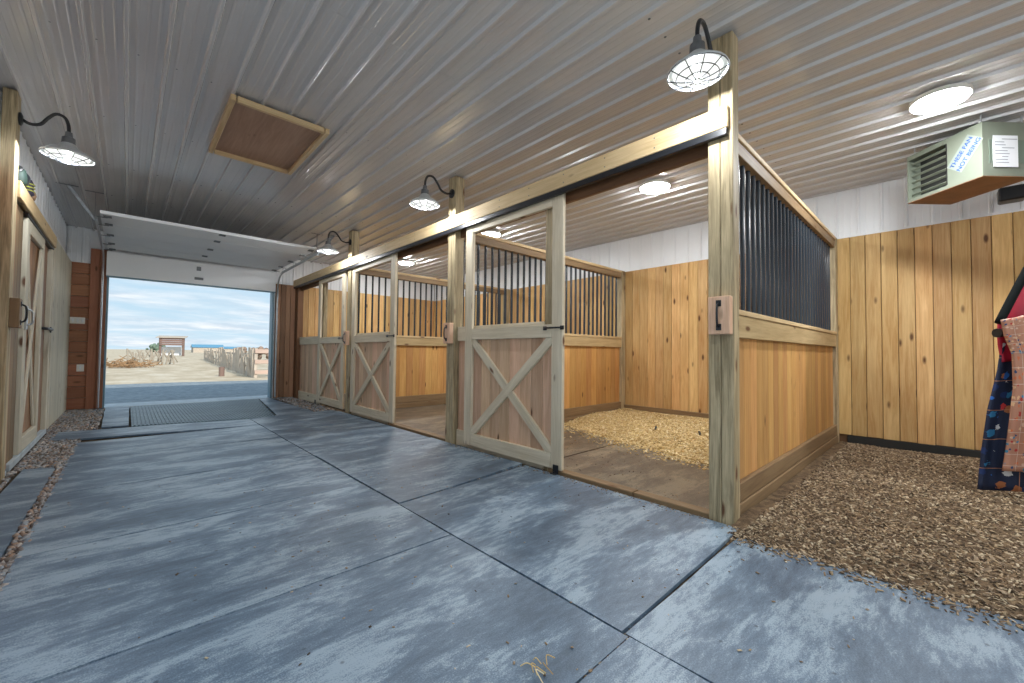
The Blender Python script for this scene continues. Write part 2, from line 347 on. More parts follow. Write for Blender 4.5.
# ceiling: ribbed sheet steel, ribs running along the aisle
def ribbed(name, u0, u1, v0, v1, pitch, place, mat, phase=0.0, depth=0.022, minor=3, mh=0.003, seams=(), thick=0.0015, mw=0.008, rounded=False):
    bm = newbm(); prof = []
    k0 = math.floor((u0-phase)/pitch)-1; u = phase+k0*pitch
    while u < u1+pitch:
        if rounded: prof += [(u-0.030, 0), (u-0.020, 0.0005)] + [(u+0.018*math.sin(a), depth*(0.5+0.5*math.cos(2*a*0.98)) if False else depth*math.cos(a)) for a in (-1.45, -1.15, -0.8, -0.4, 0, 0.4, 0.8, 1.15, 1.45)] + [(u+0.020, 0.0005), (u+0.030, 0)]
        else: prof += [(u-0.017, 0), (u-0.010, depth*0.85), (u-0.007, depth), (u+0.007, depth), (u+0.010, depth*0.85), (u+0.017, 0)]
        for i in range(minor):
            c = u + pitch*(i+1)/(minor+1)
            prof += [(c-mw, 0), (c-mw*0.4, mh), (c+mw*0.4, mh), (c+mw, 0)]
        u += pitch
    prof = [p for p in prof if u0 < p[0] < u1]; prof = [(u0, 0)] + prof + [(u1, 0)]
    cuts = [v0] + [s for s in seams if v0 < s < v1] + [v1]
    for k, (a, b) in enumerate(zip(cuts, cuts[1:])):
        o = (k % 2)*thick*2.2; b2 = b + (0.0 if b == v1 else 0.03)
        A = [bm.verts.new(place(u, a, d+o)) for u, d in prof]; B = [bm.verts.new(place(u, b2, d+o)) for u, d in prof]
        A2 = [bm.verts.new(place(u, a, d+o-thick)) for u, d in prof]
        for i in range(len(prof)-1):
            bm.faces.new((A[i], A[i+1], B[i+1], B[i])); bm.faces.new((A[i], A2[i], A2[i+1], A[i+1]))
    return finish(bm, name, mat, smooth=rounded)
ceil = ribbed('ceiling', XL-0.15, XW+0.1, YREAR, YE+0.1, 0.2105, lambda u, v, d: Vector((u, v, H-d)), M['ceil'], phase=-0.056, seams=(2.56, 6.25), minor=3, mh=0.0018, depth=0.024, rounded=False, mw=0.010)
structure(ceil, 'white ribbed steel ceiling')
bm = newbm(); box(bm, (XL-0.4, YREAR-0.3, H+0.03), (XW+0.5, YE+0.35, H+0.2), 0)
structure(finish(bm, 'ceiling_deck', M['metal_white']), 'roof deck above the steel ceiling')
# rows of ceiling screws
bm = newbm()
for y in (1.25, 3.915, 5.175, 6.5, 7.8):
    for k in range(-2, 30):
        x = -0.056+0.2105*k+0.06
        if XL < x < XW and not (0.5 < x < 1.4 and 3.9 < y < 5.2): lathe(bm, [(0, -0.006), (0.005, -0.005), (0.009, -0.001), (0.009, 0.002)], (x, y, H-0.001), 8)
o = finish(bm, 'ceiling_screw_rows', M['darksteel']); structure(o, 'rows of small screws in the ceiling')

def boards_wall(name, axis, c, u0, u1, z0, z1, pitch, mat, thick=0.022, gap=0.0055, side=1, horizontal=False, back=None):
    """tongue and groove boards; axis 'x' = wall plane x=c with boards along y, side = which way it faces"""
    bm = newbm()
    if not horizontal:
        n = max(1, round((u1-u0)/pitch)); p = (u1-u0)/n
        for i in range(n):
            a, b = u0+i*p+gap/2, u0+(i+1)*p-gap/2
            zz = z0 + random.uniform(-0.004, 0.004)
            if axis == 'x': box(bm, (min(c, c+side*thick), a, zz), (max(c, c+side*thick), b, z1), 0.004, grain=2)
            else: box(bm, (a, min(c, c+side*thick), zz), (b, max(c, c+side*thick), z1), 0.004, grain=2)
    else:
        n = max(1, round((z1-z0)/pitch)); p = (z1-z0)/n
        for i in range(n):
            a, b = z0+i*p+gap/2, z0+(i+1)*p-gap/2
            if axis == 'x': box(bm, (min(c, c+side*thick), u0, a), (max(c, c+side*thick), u1, b), 0.004, grain=1)
            else: box(bm, (u0, min(c, c+side*thick), a), (u1, max(c, c+side*thick), b), 0.004, grain=0)
    return finish(bm, name, mat) if name else bm

# right (outer) wall: pine boards below, white steel above
structure(boards_wall('wall_right', 'x', XW+0.022, YREAR, YE, 0.085, ZT, 0.1425, M['wall'], side=-1), 'knotty pine boarded outer wall')
structure(ribbed('wall_right_upper', YREAR, YE, ZT+0.0, H, 0.2105, lambda u, v, d: Vector((XW+0.012-d*0.9, u, v)), M['metal_white'], phase=0.10, depth=0.016, minor=2, mh=0.002), 'white ribbed steel above the pine boards')
bm = newbm(); box(bm, (XW-0.004, YREAR, ZT-0.006), (XW+0.02, YE, ZT+0.014), 0.002); structure(finish(bm, 'trim_1', M['metal_white']), 'white flashing strip above the pine boards')
bm = newbm(); box(bm, (XW+0.024, YREAR-.2, -0.05), (XW+0.2, YE+.3, H+0.05), 0); structure(finish(bm, 'wall_right_core', M['brown']), 'outer wall core')
# dark skirting behind the bedding
bm = newbm(); box(bm, (XW-0.04, 0.98, -0.03), (XW-0.001, YE, 0.155), 0.005); structure(finish(bm, 'baseboard_right', M['kick']), 'dark treated skirting plank')
bm = newbm(); box(bm, (XW-0.012, YREAR, -0.03), (XW+0.02, 0.86, 0.082), 0.003); structure(finish(bm, 'gap_shade_right', M['heaterdark']), 'black strip standing in for the shaded gap under the pine wall')  # black strip paints the shade of the gap below the boards

# end wall with the big door opening x -0.28 .. 2.33, height 2.33
OX0, OX1, OZ = -0.28, 2.33, 2.34
structure(boards_wall('wall_end_left', 'y', YE+0.022, XL, -0.50, 0.0, ZT, 0.19, M['red'], side=-1, horizontal=True), 'reddish horizontal boards left of the big door')
bm = newbm()
box(bm, (-0.50, YE-0.035, 0.0), (-0.385, YE+0.05, H-0.35), 0.004); box(bm, (-0.383, YE-0.045, 0.0), (-0.29, YE+0.05, H-0.35), 0.004)
structure(finish(bm, 'trim_2', M['red']), 'reddish door casing boards on the left')
structure(boards_wall('wall_end_right', 'y', YE-0.02, OX1+0.05, XF+0.02, 0.0, ZT, 0.10, M['pillar'], side=1, thick=0.05), 'reddish vertical boards right of the big door')
structure(boards_wall('wall_end_stall', 'y', YE+0.022, XF+0.02, XW, 0.0, ZT, 0.1425, M['wall'], side=-1), 'pine boards at the end of the far stall')
structure(ribbed('wall_end_upper_left', XL, -0.50, ZT, H, 0.2105, lambda u, v, d: Vector((u, YE+0.012-d*0.9, v)), M['metal_white'], phase=-0.6, depth=0.016, minor=2), 'white steel above the left end boards')
structure(ribbed('wall_end_upper_right', OX1+0.03, XW, ZT, H, 0.2105, lambda u, v, d: Vector((u, YE+0.012-d*0.9, v)), M['metal_white'], phase=0.0, depth=0.016, minor=2), 'white steel above the right end boards')
bm = newbm()
box(bm, (XL-0.3, YE+0.05, -0.05), (OX0-0.02, YE+0.22, H+0.1), 0); box(bm, (OX1+0.02, YE+0.05, -0.05), (XW+0.3, YE+0.22, H+0.1), 0); box(bm, (OX0-0.02, YE+0.05, OZ+0.03), (OX1+0.02, YE+0.22, H+0.1), 0)
structure(finish(bm, 'wall_end', M['metal_white']), 'end wall around the big door opening')
bm = newbm()
box(bm, (OX0-0.02, YE-0.02, 0), (OX0+0.015, YE+0.2, OZ+0.03), 0.003); box(bm, (OX1-0.015, YE-0.02, 0), (OX1+0.02, YE+0.2, OZ+0.03), 0.003); box(bm, (OX0-0.02, YE+0.02, OZ), (OX1+0.02, YE+0.2, OZ+0.03), 0.003)
structure(finish(bm, 'trim_3', M['teal']), 'blue-grey jamb lining of the big door')

# left wall
structure(boards_wall('wall_left', 'x', XL+0.038, 7.95, YE-0.02, 0.0, ZT-0.02, 0.145, M['daylit_wood'], side=1), 'pale boards on the left wall near the end')
structure(boards_wall('wall_left_boards', 'x', XL-0.085, 2.6, 7.95, 0.0, ZT-0.02, 0.145, M['red'], side=1), 'brown boards behind the left sliding door')
structure(ribbed('wall_left_upper', 2.6, YE, ZT-0.03, H, 0.2105, lambda u, v, d: Vector((XL-0.03+d*0.9, u, v)), M['metal_white'], phase=0.02, depth=0.016, minor=2), 'white ribbed steel on the upper left wall')
bm = newbm(); box(bm, (XL-0.3, 2.6, -0.05), (XL-0.09, YE+.3, H+0.05), 0); box(bm, (XL-0.3, YREAR-.2, 2.8), (XL-0.09, 2.6, H+0.05), 0); structure(finish(bm, 'wall_left_core', M['brown']), 'left wall core with an unseen opening added for daylight')  # wall left open near the camera, added to let cool daylight in
bm = newbm(); box(bm, (XL-0.02, 5.45, 0.0), (XL+0.085, 7.6, 0.06), 0.004); box(bm, (XL-0.02, 3.4, -0.02), (XL+0.075, 5.40, 0.02), 0.004)
structure(finish(bm, 'baseboard_left', M['concrete']), 'pale curb along the left wall')
# unseen rear wall behind the camera, its opening shaped to let daylight in
structure(flat('floor_bounce_slab', XL-0.05, YREAR-1.5, 3.2, -1.62, -0.012, M['concrete']), 'unseen pale slab added by the rear opening to bounce sunlight')  # unseen slab added to bounce sunlight up to the ceiling
bm = newbm()
box(bm, (3.0, YREAR-0.15, -0.05), (XW+0.2, YREAR, H+0.05), 0); box(bm, (XL-0.2, YREAR-0.15, 2.35), (3.0, YREAR, H+0.05), 0)
structure(finish(bm, 'wall_rear', M['metal_white']), 'unseen rear wall with an opening added for daylight')
bm = newbm(); box(bm, (OX0-0.15, YE+0.02, -0.03), (OX1+0.3, 10.95, -0.002), 0.004)
structure(finish(bm, 'trim_4', M['concrete']), 'pale concrete threshold of the big door')

# ================================================================== OUTSIDE
structure(flat('ground', -400, 16.0, 500, 900, -0.16, M['prairie'], sub=0.1, amp=0.25, freq=0.02), 'dry tan prairie')
bm = newbm()
nx = 40
g = []
for i in range(nx+1):
    row = []
    for j in range(13):
        x = -25+75*i/nx; y = 10.9 + j*0.62 + (0.6*mnoise.noise(Vector((x*0.3, j*0.1, 0))) if j > 10 else 0)
        row.append(bm.verts.new((x, y, -0.03 - 0.05*j/12 + 0.02*mnoise.noise(Vector((x*2, y*2, 0))) + (-.1 if j == 12 else 0))))
    g.append(row)
for i in range(nx):
    for j in range(12): bm.faces.new((g[i][j], g[i+1][j], g[i+1][j+1], g[i][j+1]))
structure(finish(bm, 'ground_gravel_apron', M['yardgravel'], smooth=True), 'grey gravel yard outside the big door')
M['bounceyard'] = ground_mat('pale_bounce_yard', [(0.58, 0.58, 0.57), (0.68, 0.68, 0.67), (0.78, 0.78, 0.77)], 5)  # unseen yard made this pale to bounce light onto the ceiling
structure(flat('ground_sides', -60, -60, 60, 10.6, -0.22, M['bounceyard']), 'unseen yard around the barn, made pale to bounce light inside')

# ================================================================== FLOOR MATS
def mat_obj(x0, y0, x1, y1, label, m='mat', z=0.0, corners=None, curl=0.004, name='rubber_mat', cat='floor mat', group=None, th=0.019):
    cx, cy = (x0+x1)/2, (y0+y1)/2
    C4 = corners or [(x0, y0), (x1, y0), (x1, y1), (x0, y1)]
    bm = newbm(); nu = nv = 16; g = []; sd = random.uniform(0, 50)
    for i in range(nu+1):
        row = []
        for j in range(nv+1):
            u, v = i/nu, j/nv
            x = (C4[0][0]*(1-u)+C4[1][0]*u)*(1-v) + (C4[3][0]*(1-u)+C4[2][0]*u)*v
            y = (C4[0][1]*(1-u)+C4[1][1]*u)*(1-v) + (C4[3][1]*(1-u)+C4[2][1]*u)*v
            e = max(abs(u-.5), abs(v-.5))*2
            zz = z + 0.0022*mnoise.noise(Vector((x*1.5, y*1.5, sd))) + (curl*max(0, mnoise.noise(Vector((u*2+sd, v*2, 1))))*(e**6))
            jx = 0.005*mnoise.noise(Vector((y*2, sd, 3))) if i in (0, nu) else 0
            jy = 0.006*mnoise.noise(Vector((x*2, sd, 9))) if j in (0, nv) else 0
            row.append(bm.verts.new((x+jx, y+jy, zz)))
        g.append(row)
    for i in range(nu):
        for j in range(nv): bm.faces.new((g[i][j], g[i+1][j], g[i+1][j+1], g[i][j+1]))
    bd = [e for e in bm.edges if len(e.link_faces) == 1]
    r = bmesh.ops.extrude_edge_only(bm, edges=bd); nv_ = [q for q in r['geom'] if isinstance(q, bmesh.types.BMVert)]
    for q in nv_: q.co.z = z-th
    return solo(name, bm, M[m], (cx, cy, z-th), label, cat, group)
G = 0.009
LX0, LX1, RX1 = -0.375, 1.39, 2.745
ly = [(-0.38, 0.825, 'blue-grey rubber mat at the bottom edge of the picture'),
      (0.825, 1.975, 'wide blue-grey rubber mat in the left column, nearest seam to seam across the bottom'), (1.975, 3.19, 'second nearest full mat of the left column, beside the torn corner crack'),
      (3.19, 4.39, 'third mat of the left column, between the bare strip and the centre seam'), (4.39, 5.55, 'fourth mat of the left column, level with the small gravel patch'),
      (5.55, 6.62, 'fifth mat of the left column, level with the left barn door')]
for a, b, lb in ly: mat_obj(LX0, a+G/2, LX1-G/2, b-G/2, lb)
mat_obj(0, 0, 1, 1, 'far mat of the left column that reaches over to the left curb', corners=[(-0.62, 6.95), (LX1-G/2, 6.63), (LX1-G/2, 7.30), (-0.62, 7.62)])
ry = [(-1.6, 0.845, 'rubber mat in front of the wood chip floor at bottom right'), (0.86, 2.62, 'rubber mat in front of the open near stall'), (2.65, 4.35, 'rubber mat in front of the near stall door, curled front edge'),
      (4.365, 6.02, 'rubber mat in front of the middle stall opening'), (6.035, 7.30, 'rubber mat in front of the far stall door')]
for k, (a, b, lb) in enumerate(ry):
    if k == 0: mat_obj(0, 0, 1, 1, lb, corners=[(1.415, a), (2.66, a), (2.62, b), (1.397, b)])
    elif k == 1: mat_obj(0, 0, 1, 1, lb, corners=[(LX1+G*0.7, a), (RX1-0.01, a+0.02), (RX1, b+0.10), (LX1+G, b-0.02)])
    elif k == 2: mat_obj(0, 0, 1, 1, lb, corners=[(LX1+G, a-0.035), (RX1, a+0.115), (RX1, b), (LX1+G, b)], curl=0.02, z=0.003)
    else: mat_obj(LX1+G, a, RX1-0.01, b, lb)
mat_obj(0, 0, 1, 1, 'far mat before the doorway grate, beside the last stall', corners=[(LX1+G, 7.31), (RX1-0.01, 7.31), (2.36, 8.0), (LX1+0.4, 7.42)])
mat_obj(0, 0, 1, 1, 'narrow loose mat lying in the gravel strip at far left', corners=[(-0.66, 2.9), (-0.435, 2.9), (-0.43, 5.42), (-0.625, 5.5)], z=-0.004)
# door mats
mat_obj(0, 0, 1, 1, 'pale blue mat beside the left jamb of the big door', corners=[(-0.22, 7.75), (0.045, 7.72), (0.06, 10.2), (-0.25, 10.2)])
mat_obj(0, 0, 1, 1, 'pale mat wedge beside the right jamb of the big door', corners=[(1.78, 7.30), (2.36, 8.05), (2.30, 10.2), (2.11, 10.2)])
# ribbed dark grate mat in the doorway
t = thing('entrance_mat', 'dark ribbed rubber entrance mat in the open doorway', 'door mat', (0.95, 8.9, -0.02)); A = At(t)
bm = newbm(); v = [bm.verts.new(p) for p in ((0.075, 7.62, -0.006), (1.745, 7.30, -0.006), (2.075, 10.18, -0.006), (0.075, 10.18, -0.006))]
f = bm.faces.new(v); r = bmesh.ops.extrude_face_region(bm, geom=[f]); [setattr(q.co, 'z', -0.025) for q in r['geom'] if isinstance(q, bmesh.types.BMVert)]
A.part('base', bm, M['grate'])
bm = newbm()
for k in range(46):
    x = 0.095 + k*0.043
    ytop = 10.17; yb = 7.63-0.32*(x-0.075)/1.67 + 0.01
    if x > 1.74: yb = 7.32+(x-1.745)/0.33*2.86+0.01
    if yb < ytop-0.05 and x < 2.06: box(bm, (x, yb, -0.006), (x+0.022, ytop, 0.002), 0.0015)
A.part('ribs', bm, M['grate'])

# ---------------------------------------------------------------- loose stuff on the ground
def scatter(name, mat, pts, size, label, cat, flatk=0.25, long=2.0, tilt=0.35, rough=False):
    n = len(pts); P = np.array(pts, float)
    base = np.array([[-1, -1, -1], [1, -1, -1], [1, 1, -1], [-1, 1, -1], [-1, -1, 1], [1, -1, 1], [1, 1, 1], [-1, 1, 1]], float)
    faces = np.array([[0, 3, 2, 1], [4, 5, 6, 7], [0, 1, 5, 4], [1, 2, 6, 5], [2, 3, 7, 6], [3, 0, 4, 7]])
    s = size*rng.uniform(0.5, 1.25, n); az = rng.uniform(0, 2*np.pi, n); ax = rng.normal(0, tilt, n); ay = rng.normal(0, tilt, n)
    V = np.repeat(base[None], n, 0)
    if rough: V = V*rng.uniform(0.55, 1.05, (n, 8, 3))
    else: V[:, 4:, :2] *= 0.8
    V = V*np.stack([s*long/2*rng.uniform(.6, 1.3, n), s/2*rng.uniform(.5, 1.2, n), s*flatk/2], 1)[:, None, :]
    c, d = np.cos(ax)[:, None], np.sin(ax)[:, None]; y, z = V[..., 1]*c-V[..., 2]*d, V[..., 1]*d+V[..., 2]*c; V[..., 1], V[..., 2] = y, z
    c, d = np.cos(ay)[:, None], np.sin(ay)[:, None]; x, z = V[..., 0]*c+V[..., 2]*d, -V[..., 0]*d+V[..., 2]*c; V[..., 0], V[..., 2] = x, z
    c, d = np.cos(az)[:, None], np.sin(az)[:, None]; x, y = V[..., 0]*c-V[..., 1]*d, V[..., 0]*d+V[..., 1]*c; V[..., 0], V[..., 1] = x, y
    V += P[:, None, :]
    F = (faces[None] + 8*np.arange(n)[:, None, None]).reshape(-1, 4); V = V.reshape(-1, 3)
    me = bpy.data.meshes.new(name)
    me.vertices.add(len(V)); me.vertices.foreach_set('co', V.astype(np.float32).ravel())
    me.loops.add(F.size); me.loops.foreach_set('vertex_index', F.astype(np.int32).ravel())
    me.polygons.add(len(F)); me.polygons.foreach_set('loop_start', (np.arange(len(F))*4).astype(np.int32)); me.polygons.foreach_set('loop_total', np.full(len(F), 4, np.int32))
    me.update(calc_edges=True); me.materials.append(mat)
    o = bpy.data.objects.new(name, me); COL.objects.link(o)
    return tag(o, label, cat, kind='stuff')
def fbm(x, y, s=0.0):
    return mnoise.noise(Vector((x, y, s)))
# wood chip floor right of the near stall
def chip_z(x, y):
    e = min(1, max(0, (x-2.55)/0.35)); w = min(1, max(0, (XW-x)/0.5))
    return -0.02 + 0.035*e + 0.025*e*fbm(x*1.3, y*1.3) + 0.012*fbm(x*5, y*5, 4) - 0.02*(1-w)
bm = newbm(); nx, ny = 90, 110; g = []
for i in range(nx+1):
    row = []
    for j in range(ny+1):
        x = 2.50+(XW-0.012-2.50)*i/nx; y = -3.6+(0.925+3.6)*j/ny; row.append(bm.verts.new((x, y, chip_z(x, y))))
    g.append(row)
for i in range(nx):
    for j in range(ny): bm.faces.new((g[i][j], g[i+1][j], g[i+1][j+1], g[i][j+1]))
structure(finish(bm, 'floor_chips_bed', M['dirt'], smooth=True), 'dirt floor covered by wood chips at right')
pts = []
while len(pts) < 42000:
    x = 2.45+(XW-2.5)*random.random()**1.25; y = 0.90-3.3*random.random()**1.3
    if x < 2.62: 
        if y > 0.86 or random.random() > ((x-2.45)/0.17)**2: continue
    if y > 0.84 and x > 2.74 and x < 6.4: continue
    pts.append((x, y, max(chip_z(x, y), 0.001 if x < 2.64 else -1)+random.uniform(0.0, 0.006)))
scatter('wood_chips', M['chips'], pts, 0.0105, 'loose brown wood chips covering the dirt at right', 'wood chips', flatk=0.25, long=2.2, tilt=0.4)
# bedding in the near stall
def pile_edge(y):        # x where the pile begins
    return 4.0 + 0.28*max(0, y-1.6) + 0.13*fbm(y*2.1, 3.3) + 0.05*fbm(y*7, 1.3)
def pile_z(x, y):
    d = x-pile_edge(y); e = min(1, max(0, d/0.75)); e = e*e*(3-2*e)
    return -0.012 + 0.022*min(1, max(0, d/0.06)) + 0.075*e + 0.025*e*fbm(x*2.2, y*2.2, 7) + 0.010*fbm(x*8, y*8, 2)*min(1, max(0, d/0.2))
bm = newbm(); nx, ny = 80, 80; g = []
for i in range(nx+1):
    row = []
    for j in range(ny+1):
        x = 3.75+(XW-0.045-3.75)*i/nx; y = 1.056+(3.936-1.056)*j/ny; row.append(bm.verts.new((x, y, pile_z(x, y))))
    g.append(row)
for i in range(nx):
    for j in range(ny): bm.faces.new((g[i][j], g[i+1][j], g[i+1][j+1], g[i][j+1]))
tag(finish(bm, 'straw_bedding', M['bedbase'], smooth=True), 'deep pale straw bedding banked at the back of the near stall', 'bedding', kind='stuff')
pts = []
while len(pts) < 15000:
    y = random.uniform(1.065, 3.925); x = random.uniform(3.85, XW-0.16)
    d = x-pile_edge(y)
    if d < 0 and random.random() > math.exp(d*9): continue
    pts.append((x, y, max(pile_z(x, y), 0.002)+random.uniform(0.0, 0.006)))
scatter('straw_flakes', M['straw'], pts, 0.015, 'pale straw flakes strewn over the near stall bedding', 'bedding', flatk=0.2, long=2.4, tilt=0.45)
# dark clods in bedding
bm = newbm()
for (x, y) in ((5.05, 2.62), (5.5, 2.0), (5.15, 2.1)):
    tube(bm, spline([(x-0.11, y-0.05, pile_z(x-.11, y-.05)), (x, y, pile_z(x, y)+0.012), (x+0.12, y+0.06, pile_z(x+.12, y+.06))], 4), [0.006]+[0.014]*7+[0.005], 8)
solo('bedding_ruts', bm, M['heaterdark'], (5.2, 2.3, 0.05), 'dark curled scraps lying on the straw', 'scraps', kind='stuff')
# gravel at the left wall and beside the door
pts = []
while len(pts) < 9000:
    x = random.uniform(XL+0.0, LX0+0.01); y = random.uniform(2.6, 10.15)
    if -0.665 < x < -0.425 and y < 5.5: continue
    if 6.95 < y < 7.6 and x > -0.6: continue
    if x < XL+0.09 and y < 7.6: continue
    pts.append((x, y, -0.016+random.uniform(-0.006, 0.010)))
for _ in range(1500): 
    x = random.uniform(-0.66, -0.26); y = random.uniform(7.66, 10.1); pts.append((x, y, -0.01+random.uniform(-.006, .01)))
for _ in range(1400):
    y = random.uniform(7.45, 10.1); x = random.uniform(2.38, 2.73); pts.append((x, y, -0.010+random.uniform(-.006, .014)))
scatter('gravel', M['stones'], pts, 0.026, 'grey and brown gravel along the left wall and door corners', 'gravel', flatk=0.75, long=1.3, tilt=0.5, rough=True)
# bits of straw and chips on the mats, mostly along the seams and thresholds
pts = []
for _ in range(520): y = random.uniform(0.85, 3.9); pts.append((RX1-abs(random.gauss(0, 0.05)), y, 0.004))
for _ in range(260):
    y = random.uniform(0.5, 3.3); pts.append((LX1+0.006+random.gauss(0, 0.008), y, -0.008))
for _ in range(170): t_ = random.random(); pts.append((1.40+1.3*t_, 2.63+0.13*t_+random.gauss(0, 0.015), -0.004))
for _ in range(120): pts.append((random.uniform(1.05, 1.45), 0.826+random.gauss(0, 0.01), -0.004))
for _ in range(330): pts.append((random.uniform(-0.3, 2.7), random.uniform(0.2, 4.5), 0.004))
for _ in range(330): pts.append((random.uniform(2.83, 4.2), random.uniform(1.1, 3.8), 0.005))
scatter('floor_litter', M['chips'], pts, 0.007, 'scattered straw bits on the rubber mats and thresholds', 'straw bits', flatk=0.25, long=1.8, tilt=0.2)

# ================================================================== STALLS
POSTS = [(0.916, 1.070), (3.930, 4.075), (6.975, 7.120)]
def timber_post(x, y0, y1, depth, label, loc_side=1, group=None):
    t = thing('timber_post', label, 'post', (x+depth/2, (y0+y1)/2, 0)); A = At(t)
    ym = (y0+y1)/2
    for a, b in ((y0, ym-0.001), (ym+0.001, y1)):
        bm = newbm(); box(bm, (x, a, -0.03), (x+depth, b, H-0.016), 0.005, grain=2); A.part('ply', bm, M['post'])
    return t
timber_post(XF, *POSTS[0], 0.105, 'tall laminated timber post at the near stall corner')
timber_post(XF, *POSTS[1], 0.13, 'tall timber post between near and middle stall, carrying a lamp')
timber_post(XF, *POSTS[2], 0.13, 'tall timber post between middle and far stall, carrying a lamp')
timber_post(-0.775, 5.12, 5.265, 0.08, 'tall timber post at the left edge of the picture')

# header beam
t = thing('header_beam', 'long yellow header board over the stall fronts', 'beam', (XF-0.02, 5.5, 2.5)); A = At(t)
bm = newbm(); box(bm, (XF-0.042, 0.935, 2.495), (XF-0.002, 10.17, 2.635), 0.004); A.part('front_board', bm, M['header'])
bm = newbm(); box(bm, (XF+0.075, 1.075, 2.40), (XF+0.113, 3.925, 2.53), 0.004); box(bm, (XF+0.075, 4.08, 2.40), (XF+0.113, 6.97, 2.53), 0.004); box(bm, (XF+0.075, 7.125, 2.40), (XF+0.113, 10.17, 2.53), 0.004)
A.part('back_board', bm, M['brown'])
bm = newbm()
for a, b in ((0.94, 10.15),):
    box(bm, (XF-0.040, a, 2.447), (XF-0.005, b, 2.493), 0.003)
for a, b in ((1.08, 3.92), (4.085, 6.965), (7.13, 10.15)): box(bm, (XF+0.003, a, 2.478), (XF+0.06, b, 2.52), 0.003)
A.part('door_track', bm, M['black'], label='black steel sliding door track')
bm = newbm()
for y in np.arange(1.0, 10.1, 0.42):
    for dz in (2.53, 2.60): lathe(bm, [(0, 0.0), (0.006, 0.001), (0.006, 0.004)], (0, 0, 0), 8) if False else box(bm, (XF-0.0445, y, dz-0.004), (XF-0.041, y+0.008, dz+0.004), 0)
A.part('nail_heads', bm, M['darksteel'])

def handle(A, x, y, z, parent=None, horizontal=False, L=0.14):
    bm = newbm()
    if horizontal:
        tube(bm, spline([(x, y-L/2, z), (x-0.03, y-L/2+0.02, z), (x-0.036, y, z), (x-0.03, y+L/2-0.02, z), (x, y+L/2, z)], 5), 0.008, 10)
        for q in (-L/2, L/2): box(bm, (x-0.006, y+q-0.022, z-0.018), (x, y+q+0.022, z+0.018), 0.002)
    else:
        tube(bm, spline([(x, y, z-L/2), (x-0.03, y, z-L/2+0.02), (x-0.036, y, z), (x-0.03, y, z+L/2-0.02), (x, y, z+L/2)], 5), 0.008, 10)
        for q in (-L/2, L/2): box(bm, (x-0.006, y-0.018, z+q-0.022), (x, y+0.018, z+q+0.022), 0.002)
    return A.part('handle', bm, M['black'], parent, smooth=False)
def latch_block(yc, label, x=XF, z=1.30, side=1, w=0.13, m='doorboard'):
    t = thing('latch_block', label, 'latch block', (x-0.03*side, yc, z)); A = At(t)
    bm = newbm(); box(bm, (min(x+0.001*side, x-0.055*side), yc-w/2, z-0.12), (max(x+0.001*side, x-0.055*side), yc+w/2, z+0.12), 0.004, grain=2)
    blk = A.part('block', bm, M[m])
    bm = newbm(); xx = x-0.055*side
    pts = [(xx, yc, z-0.075), (xx-0.026*side, yc, z-0.055), (xx-0.032*side, yc, z), (xx-0.026*side, yc, z+0.055), (xx, yc, z+0.075)]
    tube(bm, spline(pts, 5), 0.007, 10)
    for q in (-0.075, 0.075): box(bm, (min(xx, xx-0.005*side), yc-0.016, z+q-0.02), (max(xx, xx-0.005*side), yc+0.016, z+q+0.02), 0.002)
    A.part('pull_handle', bm, M['black'])
latch_block(0.985, 'wood latch block with black pull on the near corner post')
latch_block(4.0, 'wood latch block with black pull on the second post', z=1.27)
latch_block(7.05, 'wood latch block with black pull on the third post', z=1.27)

